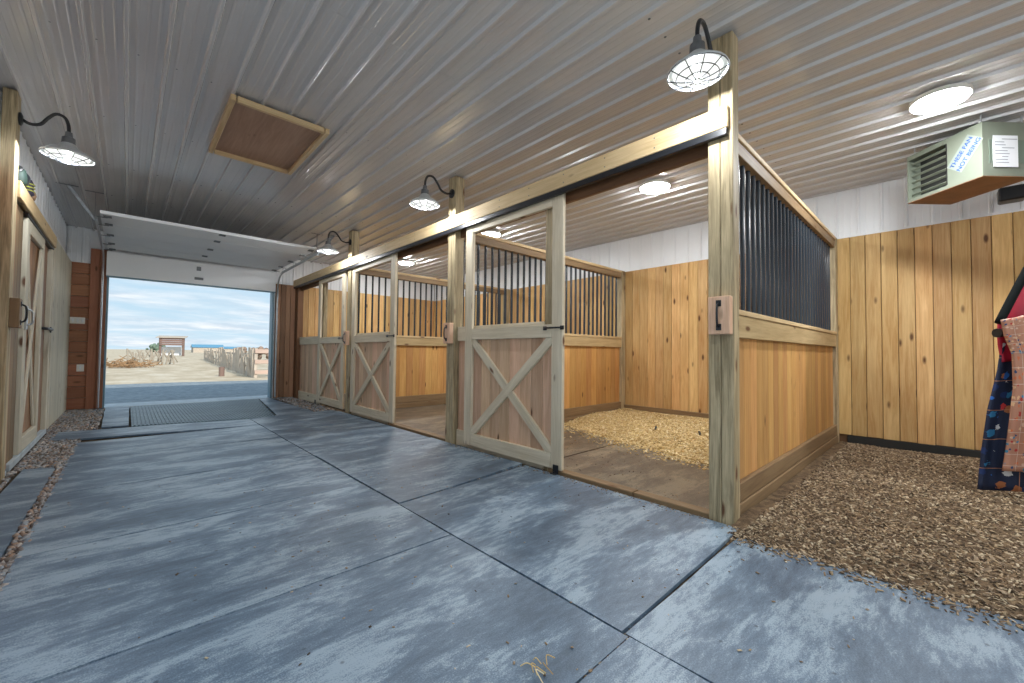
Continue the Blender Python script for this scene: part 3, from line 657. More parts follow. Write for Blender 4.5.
# sliding doors
def sliding_door(y0, y1, label, mats=('frame', 'doorboard'), zb=0.03, zt=2.476):
    xa, xb = XF+0.004, XF+0.042
    t = thing('sliding_stall_door', label, 'stall door', (XF+0.02, (y0+y1)/2, zb), 'sliding stall doors'); A = At(t)
    sw = 0.125
    for a, b in ((y0, y0+sw), (y1-sw, y1)):
        bm = newbm(); box(bm, (xa, a, zb), (xb, b, zt), 0.004, grain=2); A.part('stile', bm, M[mats[0]])
    def rail(z0, z1, n='rail'):
        bm = newbm(); box(bm, (xa, y0+sw+0.002, z0), (xb, y1-sw-0.002, z1), 0.004, grain=1); return A.part(n, bm, M[mats[0]])
    rail(zt-0.10, zt, 'top_rail'); rail(1.19, 1.31, 'middle_rail'); rail(zb, zb+0.13, 'bottom_rail')
    za, zc_ = zb+0.13, 1.19
    pa, pb = y0+sw, y1-sw
    bm = newbm(); n = 8; p = (pb-pa+0.03)/n
    for i in range(n): box(bm, (xb-0.004, pa-0.015+i*p+0.0015, za-0.02), (xb+0.014, pa-0.015+(i+1)*p-0.0015, zc_+0.02), 0.003, grain=2)
    A.part('panel_boards', bm, M[mats[1]])
    w = 0.085; dy = pb-pa; dz = zc_-za; ang = math.atan2(dz, dy)
    def brace(ya, z_a, yb, z_b, x0, x1):
        # board clipped to the opening: polygon with vertical/horizontal corners
        d = Vector((0, yb-ya, z_b-z_a)).normalized(); nrm = Vector((0, -d.z, d.y)); hw = w/2
        bm = newbm(); uvl = bm.loops.layers.uv.active
        L = Vector((0, ya, z_a)); R_ = Vector((0, yb, z_b)); k = hw/abs(d.z) ; h = hw/abs(d.y)
        sy = 1 if yb > ya else -1; sz = 1 if z_b > z_a else -1
        poly = [(ya, z_a), (ya+sy*k, z_a), (yb, z_b-sz*h), (yb, z_b), (yb-sy*k, z_b), (ya, z_a+sz*h)]
        lo = [bm.verts.new((x0, q[0], q[1])) for q in poly]; hi = [bm.verts.new((x1, q[0], q[1])) for q in poly]
        fs = [bm.faces.new(lo), bm.faces.new(hi)] + [bm.faces.new((lo[i], lo[(i+1) % 6], hi[(i+1) % 6], hi[i])) for i in range(6)]
        ou = random.uniform(0, 30)
        for f in fs:
            for l in f.loops: c = l.vert.co; l[uvl].uv = (c.dot(d)+ou, c.dot(nrm)+c.x)
        return bm
    A.part('cross_brace', brace(pa+0.002, zc_-0.002, pb-0.002, za+0.002, xa+0.004, xb-0.006), M[mats[0]])
    # the second brace, in two halves butting against the first
    A.part('cross_brace', brace(pa+0.002, za+0.002, pb-0.002, zc_-0.002, xa+0.0065, xb-0.0065), M[mats[0]])
    handle(A, xa, y0+0.10, 1.275, horizontal=True, L=0.20)
    bm = newbm()
    for yy in (y0+0.18, y1-0.18):
        box(bm, (xa+0.012, yy-0.02, zt-0.001), (xb-0.012, yy+0.02, zt+0.03), 0.002)
        tube(bm, [(xa+0.008, yy, zt+0.020), (xb-0.008, yy, zt+0.020)], 0.018, 12)
    A.part('roller', bm, M['black'])
    return t
sliding_door(2.305, 3.720, 'near sliding stall door with crossed braces, half open, brightest and largest')
sliding_door(5.40, 6.93, 'middle sliding stall door with crossed braces, between second opening and third post')
sliding_door(7.26, 8.60, 'farthest sliding stall door with crossed braces, closed, beyond the third post')
# floor guide brackets
def floor_guide(y, label):
    bm = newbm(); box(bm, (XF-0.012, y-0.03, 0.0), (XF-0.002, y+0.03, 0.075), 0.002); box(bm, (XF-0.05, y-0.03, 0.0), (XF-0.002, y+0.03, 0.008), 0.002)
    tube(bm, [(XF-0.03, y, 0.004), (XF-0.03, y, 0.02)], 0.008, 8)
    solo('floor_guide', bm, M['black'], (XF-0.03, y, 0.0), label, 'door guide')
floor_guide(2.36, 'black floor guide bracket at the foot of the near stall door')
floor_guide(8.63, 'black floor guide bracket at the foot of the farthest stall door')

# fixed front panels behind the doors
def fixed_panel(y0, y1, label, jamb_w=0.09):
    xa, xb = XF+0.064, XF+0.104
    t = thing('stall_front_panel', label, 'stall panel', (xa, (y0+y1)/2, 0), 'fixed stall front panels'); A = At(t)
    bm = newbm(); box(bm, (xa-0.002, y0, -0.02), (xb+0.03, y0+jamb_w, 2.40), 0.004, grain=2); A.part('jamb', bm, M['post'])
    bm = newbm(); n = round((y1-y0-jamb_w)/0.14); p = (y1-y0-jamb_w)/n
    for i in range(n): box(bm, (xa+0.01, y0+jamb_w+i*p+0.0015, 0.15), (xb-0.008, y0+jamb_w+(i+1)*p-0.0015, 1.19), 0.003, grain=2)
    A.part('boards', bm, M['doorboard'])
    bm = newbm(); box(bm, (xa-0.012, y0+jamb_w+0.001, 1.18), (xb, y1-0.001, 1.345), 0.004); A.part('top_rail', bm, M['frame'])
    bm = newbm(); box(bm, (xa-0.012, y0+jamb_w+0.001, -0.02), (xb, y1-0.001, 0.155), 0.004); A.part('bottom_board', bm, M['frame'])
    return t
fixed_panel(2.47, 3.928, 'fixed boarded panel mostly hidden behind the near sliding door')
fixed_panel(5.56, 6.973, 'fixed boarded panel hidden behind the middle sliding door')
fixed_panel(8.46, 9.95, 'fixed pale boarded panel left of the farthest stall door')
# end post of the stall front
bm = newbm(); box(bm, (XF+0.0, 9.955, -0.03), (XF+0.12, 10.16, 2.49), 0.005, grain=2)
solo('corner_post', bm, M['brown'], (XF+0.06, 10.05, -0.03), 'dark square post where the stall front meets the end wall', 'post')
# thresholds
def threshold(y0, y1, label, joint=None):
    t = thing('stall_threshold', label, 'threshold', (XF+0.06, (y0+y1)/2, -0.02)); A = At(t)
    segs = [(y0, y1)] if joint is None else [(y0, joint-0.004), (joint+0.004, y1)]
    for a, b in segs:
        bm = newbm(); box(bm, (XF+0.012, a, -0.025), (XF+0.10, b, 0.022), 0.004, grain=1); A.part('plank', bm, M['kick'])
threshold(1.075, 2.465, 'worn timber threshold of the near stall opening', joint=1.62)
threshold(4.08, 5.555, 'timber threshold of the middle stall opening')

# partitions with bars
def partition(yc, label, bars_x, boards='cedar', side_x0=None, kick2=True, bar_r=0.0165, group='stall partitions with bars'):
    x0 = (POSTX := XF+0.108) if side_x0 is None else side_x0; x1 = XW-0.13
    t = thing('stall_partition', label, 'stall partition', ((x0+x1)/2, yc, 0), group); A = At(t)
    h = 0.019
    bm = newbm(); box(bm, (x1, yc-0.055, -0.03), (XW-0.006, yc+0.055, ZT+0.0), 0.005, grain=2); A.part('end_post', bm, M['post'])
    bm = newbm(); box(bm, (x0, yc-0.055, 2.488), (XW-0.006-0.0, yc+0.055, 2.526), 0.004) if False else box(bm, (x0, yc-0.058, 2.490), (x1-0.001, yc+0.058, 2.528), 0.004); A.part('top_cap', bm, M['header'])
    bm = newbm(); box(bm, (x0, yc-0.045, 2.40), (x1-0.001, yc+0.045, 2.488), 0.004); A.part('top_rail', bm, M['kick'])
    bm = newbm(); box(bm, (x0, yc-0.060, 1.315), (x1-0.001, yc+0.060, 1.350), 0.004); A.part('middle_cap', bm, M['header'])
    for s in (-1, 1):
        bm = newbm(); box(bm, (x0, min(yc+s*0.016, yc+s*0.052), 1.165), (x1-0.001, max(yc+s*0.016, yc+s*0.052), 1.313), 0.004); A.part('middle_rail', bm, M['rail'])
    bm = newbm(); n = round((x1-x0)/0.138); p = (x1-x0)/n
    for i in range(n): box(bm, (x0+i*p+0.001, yc-0.015, 0.03), (x0+(i+1)*p-0.001, yc+0.015, 1.30), 0.003, grain=2)
    A.part('boards', bm, M[boards])
    for s in (-1, 1):
        bm = newbm(); box(bm, (x0, min(yc+s*0.016, yc+s*0.053), 0.088), (x1-0.001, max(yc+s*0.016, yc+s*0.053), 0.212), 0.006); A.part('kick_board', bm, M['kick'])
        bm = newbm(); box(bm, (x0, min(yc+s*0.016, yc+s*0.060), -0.06), (x1-0.001, max(yc+s*0.016, yc+s*0.060), 0.084), 0.006); A.part('kick_board', bm, M['kick'])
    for x in bars_x:
        bm = newbm(); tube(bm, [(x, yc, 1.340), (x, yc, 2.410)], bar_r, 14); A.part('bar', bm, M['bar'], smooth=False)
        for p_ in bm.faces if False else (): pass
    return t
xs = lambda p, a=XF+0.175: [a+p*i for i in range(int((XW-0.16-a)/p)+1)]
partition(0.992, 'near stall partition with tall black bars over orange boards, beside the wood chips', xs(0.118), bar_r=0.0170)
partition(4.00, 'middle partition with black bars between near and middle stalls', xs(0.115), side_x0=XF+0.132)
partition(7.045, 'far partition with black bars between middle and far stalls', xs(0.122), side_x0=XF+0.132)

# rubber mats inside the stalls
k = 0
def smat(a, b, c, d, lb): mat_obj(a, b, c, d, lb, m='stallmat', name='stall_mat', z=0.0)
smat(2.868, 1.06, 4.70, 2.655, 'brown dusty stall mat just inside the near opening')
mat_obj(0, 0, 1, 1, 'brown dusty stall mat behind the near sliding door', m='stallmat', name='stall_mat', corners=[(2.90, 2.675), (4.70, 2.69), (4.70, 3.93), (2.90, 3.93)])
smat(4.715, 1.06, XW-0.05, 3.93, 'stall mat buried under the straw bedding')
smat(2.90, 4.07, 4.68, 6.97, 'dark stall mat inside the middle stall opening')
smat(4.70, 4.07, XW-0.05, 6.97, 'dark stall mat at the back of the middle stall')
smat(2.90, 7.12, XW-0.05, 10.15, 'dark stall mat in the far stall')

# ================================================================== LAMPS
def disc_light(x, y, label):
    t = thing('ceiling_light', label, 'ceiling light', (x, y, H-0.016), 'round flat ceiling lights'); A = At(t)
    bm = newbm(); lathe(bm, [(0, 0.0), (0.178, 0.0), (0.180, -0.030), (0.174, -0.035), (0.168, -0.035)], (x, y, H-0.016), 56); A.part('ring', bm, M['whiteplastic'], smooth=False)
    bm = newbm(); lathe(bm, [(0.168, -0.030), (0.164, -0.043), (0.145, -0.051), (0.10, -0.056), (0, -0.058)], (x, y, H-0.016), 56); A.part('diffuser', bm, M['disc'], smooth=True)
    return t
dl = disc_light(4.67, 2.44, 'round ceiling light over the near stall')
dup(dl, (4.67, 0.02, H-0.016), 'large round ceiling light beside the hanging heater')
dup(dl, (4.55, 5.42, H-0.016), 'round ceiling light over the middle stall, seen above the near door')
dup(dl, (4.64, 8.54, H-0.016), 'round ceiling light over the far stall')
for k, (x, y) in enumerate(((4.7, -2.6), (1.0, -1.8))): dup(dl, (x, y, H-0.016), ('added unseen ceiling light behind the camera on the right', 'added unseen ceiling light behind the camera over the aisle')[k])  # unseen lamps added to brighten the interior

def gooseneck(px, py, cx, side, label):
    """plate on the post at px, shade centre cx"""
    t = thing('gooseneck_lamp', label, 'wall lamp', (cx, py, 2.70), 'gooseneck barn lamps'); A = At(t)
    d = px-cx
    bm = newbm(); s = 1 if d > 0 else -1
    tube(bm, [(px-0.002*s, py, 2.925), (px-0.014*s, py, 2.925), (px-0.024*s, py, 2.925)], [0.052, 0.052, 0.028], 24); A.part('wall_plate', bm, M['black'])
    bm = newbm()
    P_ = [(px-0.015*s, py, 2.925), (px-d*0.22, py, 2.905), (px-d*0.42, py, 2.925), (px-d*0.56, py, 2.99), (px-d*0.72, py, 3.045), (px-d*0.90, py, 3.035), (cx+d*0.015, py, 2.975), (cx, py, 2.90)]
    tube(bm, spline(P_, 6), 0.0125, 12); A.part('arm', bm, M['black'], smooth=True)
    bm = newbm(); lathe(bm, [(0, 0.215), (0.022, 0.215), (0.026, 0.175), (0.042, 0.165), (0.044, 0.115), (0, 0.115)], (cx, py, 2.70), 24); A.part('socket', bm, M['darksteel'])
    bm = newbm(); lathe(bm, [(0.040, 0.120), (0.060, 0.105), (0.075, 0.075), (0.135, 0.050), (0.185, 0.015), (0.194, 0.0), (0.190, -0.002), (0.182, 0.010), (0.132, 0.044), (0.07, 0.068), (0.04, 0.10)], (cx, py, 2.70), 48); sh = A.part('shade', bm, M['shade'], smooth=True)
    bm = newbm(); lathe(bm, [(0, 0.055), (0.060, 0.055), (0.10, 0.040), (0.155, 0.012), (0.150, 0.002), (0.10, -0.010), (0, -0.016)], (cx, py, 2.70), 40); A.part('glass_lens', bm, M['bulb'], smooth=True)
    bm = newbm()
    def dome(r): return -0.002-0.045*math.cos(min(1, r/0.186)*math.pi/2)
    for k in range(10):
        a = 2*math.pi*k/10; tube(bm, [(cx+r*math.cos(a), py+r*math.sin(a), 2.70+dome(r)) for r in (0.02, 0.06, 0.10, 0.14, 0.17, 0.187)], 0.0034, 6)
    for r in (0.022, 0.075, 0.132, 0.187)[0:]:
        tube(bm, [(cx+r*math.cos(2*math.pi*k/36), py+r*math.sin(2*math.pi*k/36), 2.70+dome(r)) for k in range(37)], 0.0034, 6, cap=False)
    A.part('wire_guard', bm, M['black'])
    pl = bpy.data.lights.new('bulb_light', 'POINT'); pl.energy = LAMP_W; pl.shadow_soft_size = 0.025; pl.color = (0.93, 0.97, 1.0)
    po = bpy.data.objects.new('bulb_light', pl); COL.objects.link(po); po.parent = t; po.location = (0, 0, -0.036)
    for o_ in t.children:
        if o_.type == 'MESH' and o_.name.split('.')[0] in ('shade', 'glass_lens', 'wire_guard'):
            o_.data.transform(Matrix.Diagonal((0.88, 0.88, 1, 1)))
    return t
g1 = gooseneck(XF-0.0, 0.985, 2.392, 1, 'gooseneck lamp with wire guard on the near corner post, largest of the four')
dup(g1, (2.392, 4.0, 2.70), 'gooseneck lamp with wire guard on the second post from the right')
dup(g1, (2.392, 7.03, 2.70), 'gooseneck lamp with wire guard on the third post, beside the door track')
gooseneck(-0.695, 5.19, -0.415, -1, 'gooseneck lamp with wire guard on the left edge post')

# ================================================================== CEILING HATCH
t = thing('attic_hatch', 'square plywood attic hatch framed with trim in the ceiling', 'hatch', (0.94, 4.54, H-0.06)); A = At(t)
hx0, hx1, hy0, hy1 = 0.555, 1.325, 3.925, 5.165
bm = newbm(); box(bm, (hx0+0.04, hy0+0.04, H-0.036), (hx1-0.04, hy1-0.04, H-0.027), 0, grain=1); A.part('plywood_panel', bm, M['ply'])
for lo, hi, g_ in (((hx0, hy0, H-0.075), (hx0+0.038, hy1, H-0.027), 1), ((hx1-0.038, hy0, H-0.075), (hx1, hy1, H-0.027), 1), ((hx0+0.046, hy0, H-0.075), (hx1-0.046, hy0+0.038, H-0.027), 0), ((hx0+0.046, hy1-0.038, H-0.075), (hx1-0.046, hy1, H-0.027), 0)):
    bm = newbm(); box(bm, lo, hi, 0.003, grain=g_); A.part('trim_board', bm, M['header'])

# ================================================================== OVERHEAD DOOR
t = thing('door_1', 'white sectional overhead door rolled up under the ceiling', None, (1.02, 9.0, 2.8)); t['kind'] = 'structure'; A = At(t)
secs = [(7.46, 8.02), (8.03, 8.75), (8.76, 9.45), (9.46, 10.02)]
for a, b in secs:
    bm = newbm(); box(bm, (OX0-0.02, a, 2.79), (OX1+0.02, b, 2.835), 0.003, grain=0)
    A.part('door_section', bm, M['metal_white'])
bm = newbm(); box(bm, (OX0-0.02, 10.11, OZ-0.005), (OX1+0.02, 10.155, 2.765), 0.003, grain=0); A.part('door_section', bm, M['metal_white'])
bm = newbm(); box(bm, (OX0-0.02, 10.105, OZ-0.028), (OX1+0.02, 10.16, OZ-0.006), 0.004); A.part('bottom_seal', bm, M['teal'])
for y in (7.52, 8.025, 8.755, 9.455):
    bm = newbm(); box(bm, (0.97, y-0.05, 2.780), (1.05, y+0.05, 2.789), 0.002); tube(bm, [(0.97, y, 2.778), (1.05, y, 2.778)], 0.009, 8); A.part('hinge', bm, M['darksteel'])
bm = newbm(); box(bm, (0.93, 10.10, 2.42), (1.07, 10.109, 2.47), 0.002); tube(bm, spline([(0.95, 10.10, 2.45), (0.95, 10.07, 2.45), (1.05, 10.07, 2.45), (1.05, 10.10, 2.45)], 4), 0.007, 8); A.part('lift_handle', bm, M['darksteel'])
bm = newbm(); box(bm, (0.96, 10.10, 2.60), (1.03, 10.109, 2.68), 0.002); A.part('hinge', bm, M['darksteel'])
for sx in (OX0+0.05, OX1-0.05):
    for y in (7.55, 8.025, 8.755, 9.455, 9.98):
        bm = newbm(); box(bm, (sx-0.04, y-0.045, 2.775), (sx+0.04, y+0.045, 2.789), 0.002)
        ox = (OX0-0.055) if sx < 1 else (OX1+0.055)
        tube(bm, [(sx, y, 2.765), (ox, y, 2.765)], 0.006, 8); A.part('roller_bracket', bm, M['darksteel'])
def rail_track(x, label, yn):
    t = thing('door_track_rail', label, 'door track', (x, 9.0, 2.4)); A = At(t)
    path = [(x, 10.14, 0.02), (x, 10.14, 2.35)] + [(x, 10.14-0.36*(1-math.cos(a)), 2.36+0.36*math.sin(a)) for a in np.linspace(0.1, math.pi/2, 8)] + [(x, yn, 2.755)]
    bm = newbm()
    w, th = 0.042, 0.030
    for off in (-w/2, w/2):
        P2 = []
        for i, p in enumerate(path):
            d = (Vector(path[min(i+1, len(path)-1)]) - Vector(path[max(i-1, 0)])).normalized(); nn = Vector((1, 0, 0)).cross(d).normalized()
            P2.append(Vector(p)+nn*off)
        tube(bm, P2, 0.006, 6)
    rings = []
    for i, p in enumerate(path):
        d = (Vector(path[min(i+1, len(path)-1)]) - Vector(path[max(i-1, 0)])).normalized(); nn = Vector((1, 0, 0)).cross(d).normalized(); s = 1 if x > 1 else -1
        c = Vector(p)+Vector((s*0.014, 0, 0)); rings.append([bm.verts.new(c+nn*w/2), bm.verts.new(c-nn*w/2), bm.verts.new(c-nn*w/2+Vector((s*0.003, 0, 0))), bm.verts.new(c+nn*w/2+Vector((s*0.003, 0, 0)))])
    for a, b in zip(rings, rings[1:]):
        for k in range(4): bm.faces.new((a[k], a[(k+1) % 4], b[(k+1) % 4], b[k]))
    A.part('channel', bm, M['steel'])
    s = 1 if x > 1 else -1; yy = yn+0.10; xo = x+s*0.02
    bm = newbm(); plank(bm, (xo, yy, 2.74), (xo, yy, H-0.02), 0.032, 0.004, (1, 0, 0), 0.001); A.part('hanger', bm, M['darksteel'])
    bm = newbm(); plank(bm, (xo+0.006, yy-0.01, 2.745), (xo+0.006+s*0.25, yy-0.10, H-0.022), 0.032, 0.004, (0, 1, 0), 0.001); A.part('brace', bm, M['darksteel'])
    for (cx_, cy_) in ((xo, yy), (xo+s*0.25, yy-0.10)):
        bm = newbm(); box(bm, (cx_-0.10, cy_-0.016, H-0.024), (cx_+0.10, cy_+0.016, H-0.018), 0.001); A.part('ceiling_bracket', bm, M['darksteel'])
rail_track(OX0-0.055, 'steel door track along the left jamb, bending under the ceiling', 7.62)
rail_track(OX1+0.060, 'steel door track along the right jamb, bending under the ceiling', 7.55)

# switch plates on the end wall
def plate(x0, x1, z0, z1, label, n):
    y = YE-0.001; t = thing('switch_plate', label, 'switch', ((x0+x1)/2, y, (z0+z1)/2)); A = At(t)
    bm = newbm(); box(bm, (x0, y-0.008, z0), (x1, y, z1), 0.003); A.part('cover', bm, M['whiteplastic'])
    for k in range(n):
        cx = x0+(x1-x0)*(k+.5)/n; bm = newbm(); box(bm, (cx-0.012, y-0.014, (z0+z1)/2-0.03), (cx+0.012, y-0.0085, (z0+z1)/2+0.03), 0.002); A.part('toggle', bm, M['paper'])
plate(-0.775, -0.54, 1.47, 1.58, 'wide white four-gang switch plate on the reddish boards', 4)
plate(-0.62, -0.53, 0.65, 0.77, 'small white outlet plate low on the reddish boards', 1)

# ================================================================== LEFT BARN DOOR
xa = -0.735; xb = -0.700
t = thing('left_barn_door', 'pale framed barn door with tall crossed braces on the left wall', 'barn door', (xa, 6.4, 0.06)); A = At(t)
for a, b in ((5.86, 6.00), (6.84, 6.93)):
    bm = newbm(); box(bm, (xa, a, 0.065), (xb, b, 2.26), 0.004, grain=2); A.part('stile', bm, M['daylit_wood'])
for a, b, n_ in ((2.14, 2.26, 'top_rail'), (0.065, 0.20, 'bottom_rail')):
    bm = newbm(); box(bm, (xa, 6.002, a), (xb, 6.838, b), 0.004, grain=1); A.part(n_, bm, M['daylit_wood'])
for s_ in (0, 1):
    bm = newbm(); za, zb_ = (0.22, 2.12) if s_ else (2.12, 0.22)
    plank(bm, (xa+0.010+0.010*s_, 6.03, za), (xa+0.010+0.010*s_, 6.80, zb_), 0.05, 0.018, (1, 0, 0), 0.003); A.part('cross_brace', bm, M['daylit_wood'])
bm = newbm()
for i in range(7): box(bm, (xa-0.022, 5.87+i*0.151+0.001, 0.075), (xa-0.002, 5.87+(i+1)*0.151-0.001, 2.25), 0.003, grain=2)
A.part('panel_boards', bm, M['brown2'])
bm = newbm(); box(bm, (xb, 5.87, 1.22), (xb+0.014, 5.93, 1.44), 0.002); tube(bm, spline([(xb+0.01, 5.90, 1.26), (xb+0.045, 5.90, 1.28), (xb+0.05, 5.90, 1.34), (xb+0.045, 5.90, 1.39), (xb+0.01, 5.90, 1.41)], 4), 0.008, 8); A.part('latch', bm, M['steel'], label='steel gate latch')
t = thing('door_jamb_board', 'brown double jamb board between the edge post and the left barn door', 'jamb board', (-0.72, 5.55, 0.0)); A = At(t)
bm = newbm(); box(bm, (-0.765, 5.275, 0.03), (-0.712, 5.42, 2.29), 0.004, grain=2); A.part('upright', bm, M['brown2'])
bm = newbm(); box(bm, (-0.765, 5.425, 0.03), (-0.722, 5.60, 2.29), 0.004, grain=2); box(bm, (-0.765, 5.603, 0.03), (-0.722, 5.78, 2.29), 0.004, grain=2); A.part('side_board', bm, M['kick'])
t = thing('left_header_beam', 'sloping-looking pale header board above the left barn door', 'beam', (-0.70, 6.5, 2.4)); A = At(t)
t['label'] = 'pale double header board above the left barn door'
bm = newbm(); box(bm, (-0.712, 5.27, 2.30), (-0.678, 7.66, 2.44), 0.004); A.part('front_board', bm, M['header'])
bm = newbm(); box(bm, (-0.765, 5.27, 2.34), (-0.716, 7.66, 2.43), 0.004); A.part('back_board', bm, M['frame'])
bm = newbm(); box(bm, (-0.742, 5.80, 2.272), (-0.695, 7.64, 2.298), 0.003); A.part('door_track', bm, M['black'])
# jamb studs between the left door and the pale boards
t = thing('left_wall_stud', 'pale upright stud beside the left barn door', 'stud', (-0.72, 7.25, 0)); A = At(t)
bm = newbm(); box(bm, (-0.76, 7.52, 0.06), (-0.695, 7.60, 2.26), 0.004, grain=2); A.part('upright', bm, M['daylit_wood'])
bm = newbm(); tube(bm, spline([(-0.71, 7.0, 1.27), (-0.67, 7.05, 1.27), (-0.665, 7.40, 1.27), (-0.70, 7.56, 1.27)], 5), 0.016, 8); box(bm, (-0.694, 7.53, 1.235), (-0.682, 7.59, 1.305), 0.002); A.part('bolt', bm, M['black'])
bm = newbm(); box(bm, (-0.765, 6.96, 0.06), (-0.735, 7.23, 2.27), 0.004, grain=2); box(bm, (-0.765, 7.235, 0.06), (-0.735, 7.50, 2.27), 0.004, grain=2); A.part('infill_boards', bm, M['brown2'])
latch_block(5.195, 'dark latch block with steel pull on the left edge post', x=-0.695, z=1.33, side=-1, w=0.12, m='kick')

# gear stored over the left beam
t = thing('hanging_helmet', 'dark green riding helmet with black strap hung above the left beam', 'helmet', (-0.73, 5.42, 2.50)); A = At(t)
t['label'] = 'dark green rounded gear with black straps above the left beam'; t['category'] = 'tack'; t.name = 'tack_bundle'
bm = newbm(); lathe(bm, [(0, 0.15), (0.03, 0.145), (0.052, 0.12), (0.062, 0.07), (0.062, 0.02), (0.055, -0.008), (0, -0.008)], (-0.725, 5.42, 2.45), 20); A.part('bag', bm, plain('dark_green_fabric', (0.006, 0.022, 0.016), rough=0.7, var=0.3, scale=12), smooth=True)
bm = newbm()
for k in range(4):
    a = k*1.4; tube(bm, spline([(-0.725+0.06*math.cos(a), 5.42+0.06*math.sin(a), 2.45), (-0.72+0.068*math.cos(a+.5), 5.43+0.068*math.sin(a+.5), 2.52), (-0.72+0.06*math.cos(a+1), 5.43+0.06*math.sin(a+1), 2.57), (-0.725, 5.42, 2.61)], 4), 0.010, 6)
A.part('strap', bm, M['black'])
t = thing('tack_bundle', 'dark purple and yellow gear hung on the left beam beyond the green one', 'tack', (-0.66, 6.15, 2.40)); A = At(t)
pur = plain('dark_purple_fabric', (0.010, 0.007, 0.022), rough=0.7, var=0.3, scale=12); yel = plain('yellow_trim', (0.30, 0.32, 0.04), rough=0.6); tan = plain('tan_leather', (0.20, 0.12, 0.07), rough=0.6, var=0.2, scale=14)
bm = newbm(); lathe(bm, [(0, 0.16), (0.035, 0.155), (0.05, 0.12), (0.048, 0.06), (0.055, 0.02), (0.03, 0.0), (0, -0.0)], (-0.715, 5.78, 2.44), 18); A.part('bag', bm, pur, smooth=True)
bm = newbm()
for z in (2.49, 2.52, 2.55): tube(bm, [(-0.715+0.053*math.cos(2*math.pi*k/20), 5.78+0.053*math.sin(2*math.pi*k/20), z) for k in range(21)], 0.005, 6, cap=False)
A.part('trim', bm, yel)
bm = newbm(); lathe(bm, [(0, 0.09), (0.03, 0.08), (0.04, 0.04), (0.03, -0.0), (0, -0.0)], (-0.70, 5.90, 2.44), 16); A.part('pouch', bm, tan, smooth=True)

# ================================================================== HEATER
t = thing('unit_heater', 'grey-green box heater hung from the ceiling at upper right', 'heater', (5.6, -0.1, 2.6)); A = At(t)
a0 = Vector((5.235, -0.222)); e1 = Vector((0.668, 0.744)); e1.normalize(); e2 = Vector((0.744, -0.668)); e2.normalize()
LW, DW, Z0, Z1 = 0.645, 0.44, 2.585, 3.055
def hp(s, d, z): q = a0+e1*s+e2*d; return Vector((q.x, q.y, z))
def hbox(bm, s0, s1, d0, d1, z0, z1):
    v = [bm.verts.new(hp(s, d, z)) for z in (z0, z1) for s, d in ((s0, d0), (s1, d0), (s1, d1), (s0, d1))]
    for q in ((0, 3, 2, 1), (4, 5, 6, 7), (0, 1, 5, 4), (1, 2, 6, 5), (2, 3, 7, 6), (3, 0, 4, 7)): bm.faces.new([v[i] for i in q])
bm = newbm(); hbox(bm, 0, 0.285, 0, DW, Z0+0.006, Z1); hbox(bm, 0.285, LW, 0.14, DW, Z0+0.006, Z1); hbox(bm, 0.285, LW, 0, 0.14, Z1-0.045, Z1); hbox(bm, 0.285, LW, 0, 0.14, Z0+0.006, Z0+0.035); hbox(bm, LW-0.012, LW, 0, 0.14, Z0+0.035, Z1-0.045)
A.part('cabinet', bm, M['heater'])
bm = newbm(); hbox(bm, 0.286, LW-0.013, 0.125, 0.139, Z0+0.036, Z1-0.046); hbox(bm, 0.275, 0.2845, -0.001, 0.0, Z0+.04, Z1-.05); A.part('louvre_recess', bm, M['heaterdark'])
for k in range(6):
    z = Z0+0.078+k*0.062; bm = newbm()
    plank(bm, hp(0.288, 0.035, z), hp(LW-0.014, 0.035, z), 0.024, 0.006, (e2.x*0.6, e2.y*0.6, 0.8), 0.001); A.part('louvre', bm, M['heater'])
bm = newbm(); hbox(bm, 0, LW, 0, DW, Z0, Z0+0.005); A.part('bottom_plate', bm, M['heaterunder'], label='brown underside panel')
bm = newbm(); hbox(bm, -0.004, -0.0005, 0.055, 0.37, 2.70, 2.90)
A.part('access_panel', bm, plain('heater_dark_green', (0.13, 0.17, 0.13), rough=0.4))
bm = newbm(); hbox(bm, -0.008, -0.0045, 0.085, 0.30, 2.665, 2.935); pp = A.part('paper_label', bm, M['paper'], label='white printed instruction sheet')
bm = newbm()
for k in range(9):
    z = 2.90-k*0.025; w_ = random.uniform(0.06, 0.17)
    hbox(bm, -0.0092, -0.0083, 0.10+(0.06 if k % 3 == 0 else 0), 0.10+(0.06 if k % 3 == 0 else 0)+w_*0.8, z, z+0.006)
A.part('print_lines', bm, M['ink'], parent=pp)
for s, d in ((0.04, 0.04), (LW-0.04, 0.04), (0.04, DW-0.04), (LW-0.04, DW-0.04)):
    bm = newbm(); tube(bm, [hp(s, d, Z1), hp(s, d, H-0.005)], 0.006, 8); tube(bm, [hp(s, d, Z1), hp(s, d, Z1+0.012)], 0.014, 6); A.part('hanger_rod', bm, M['steel'])
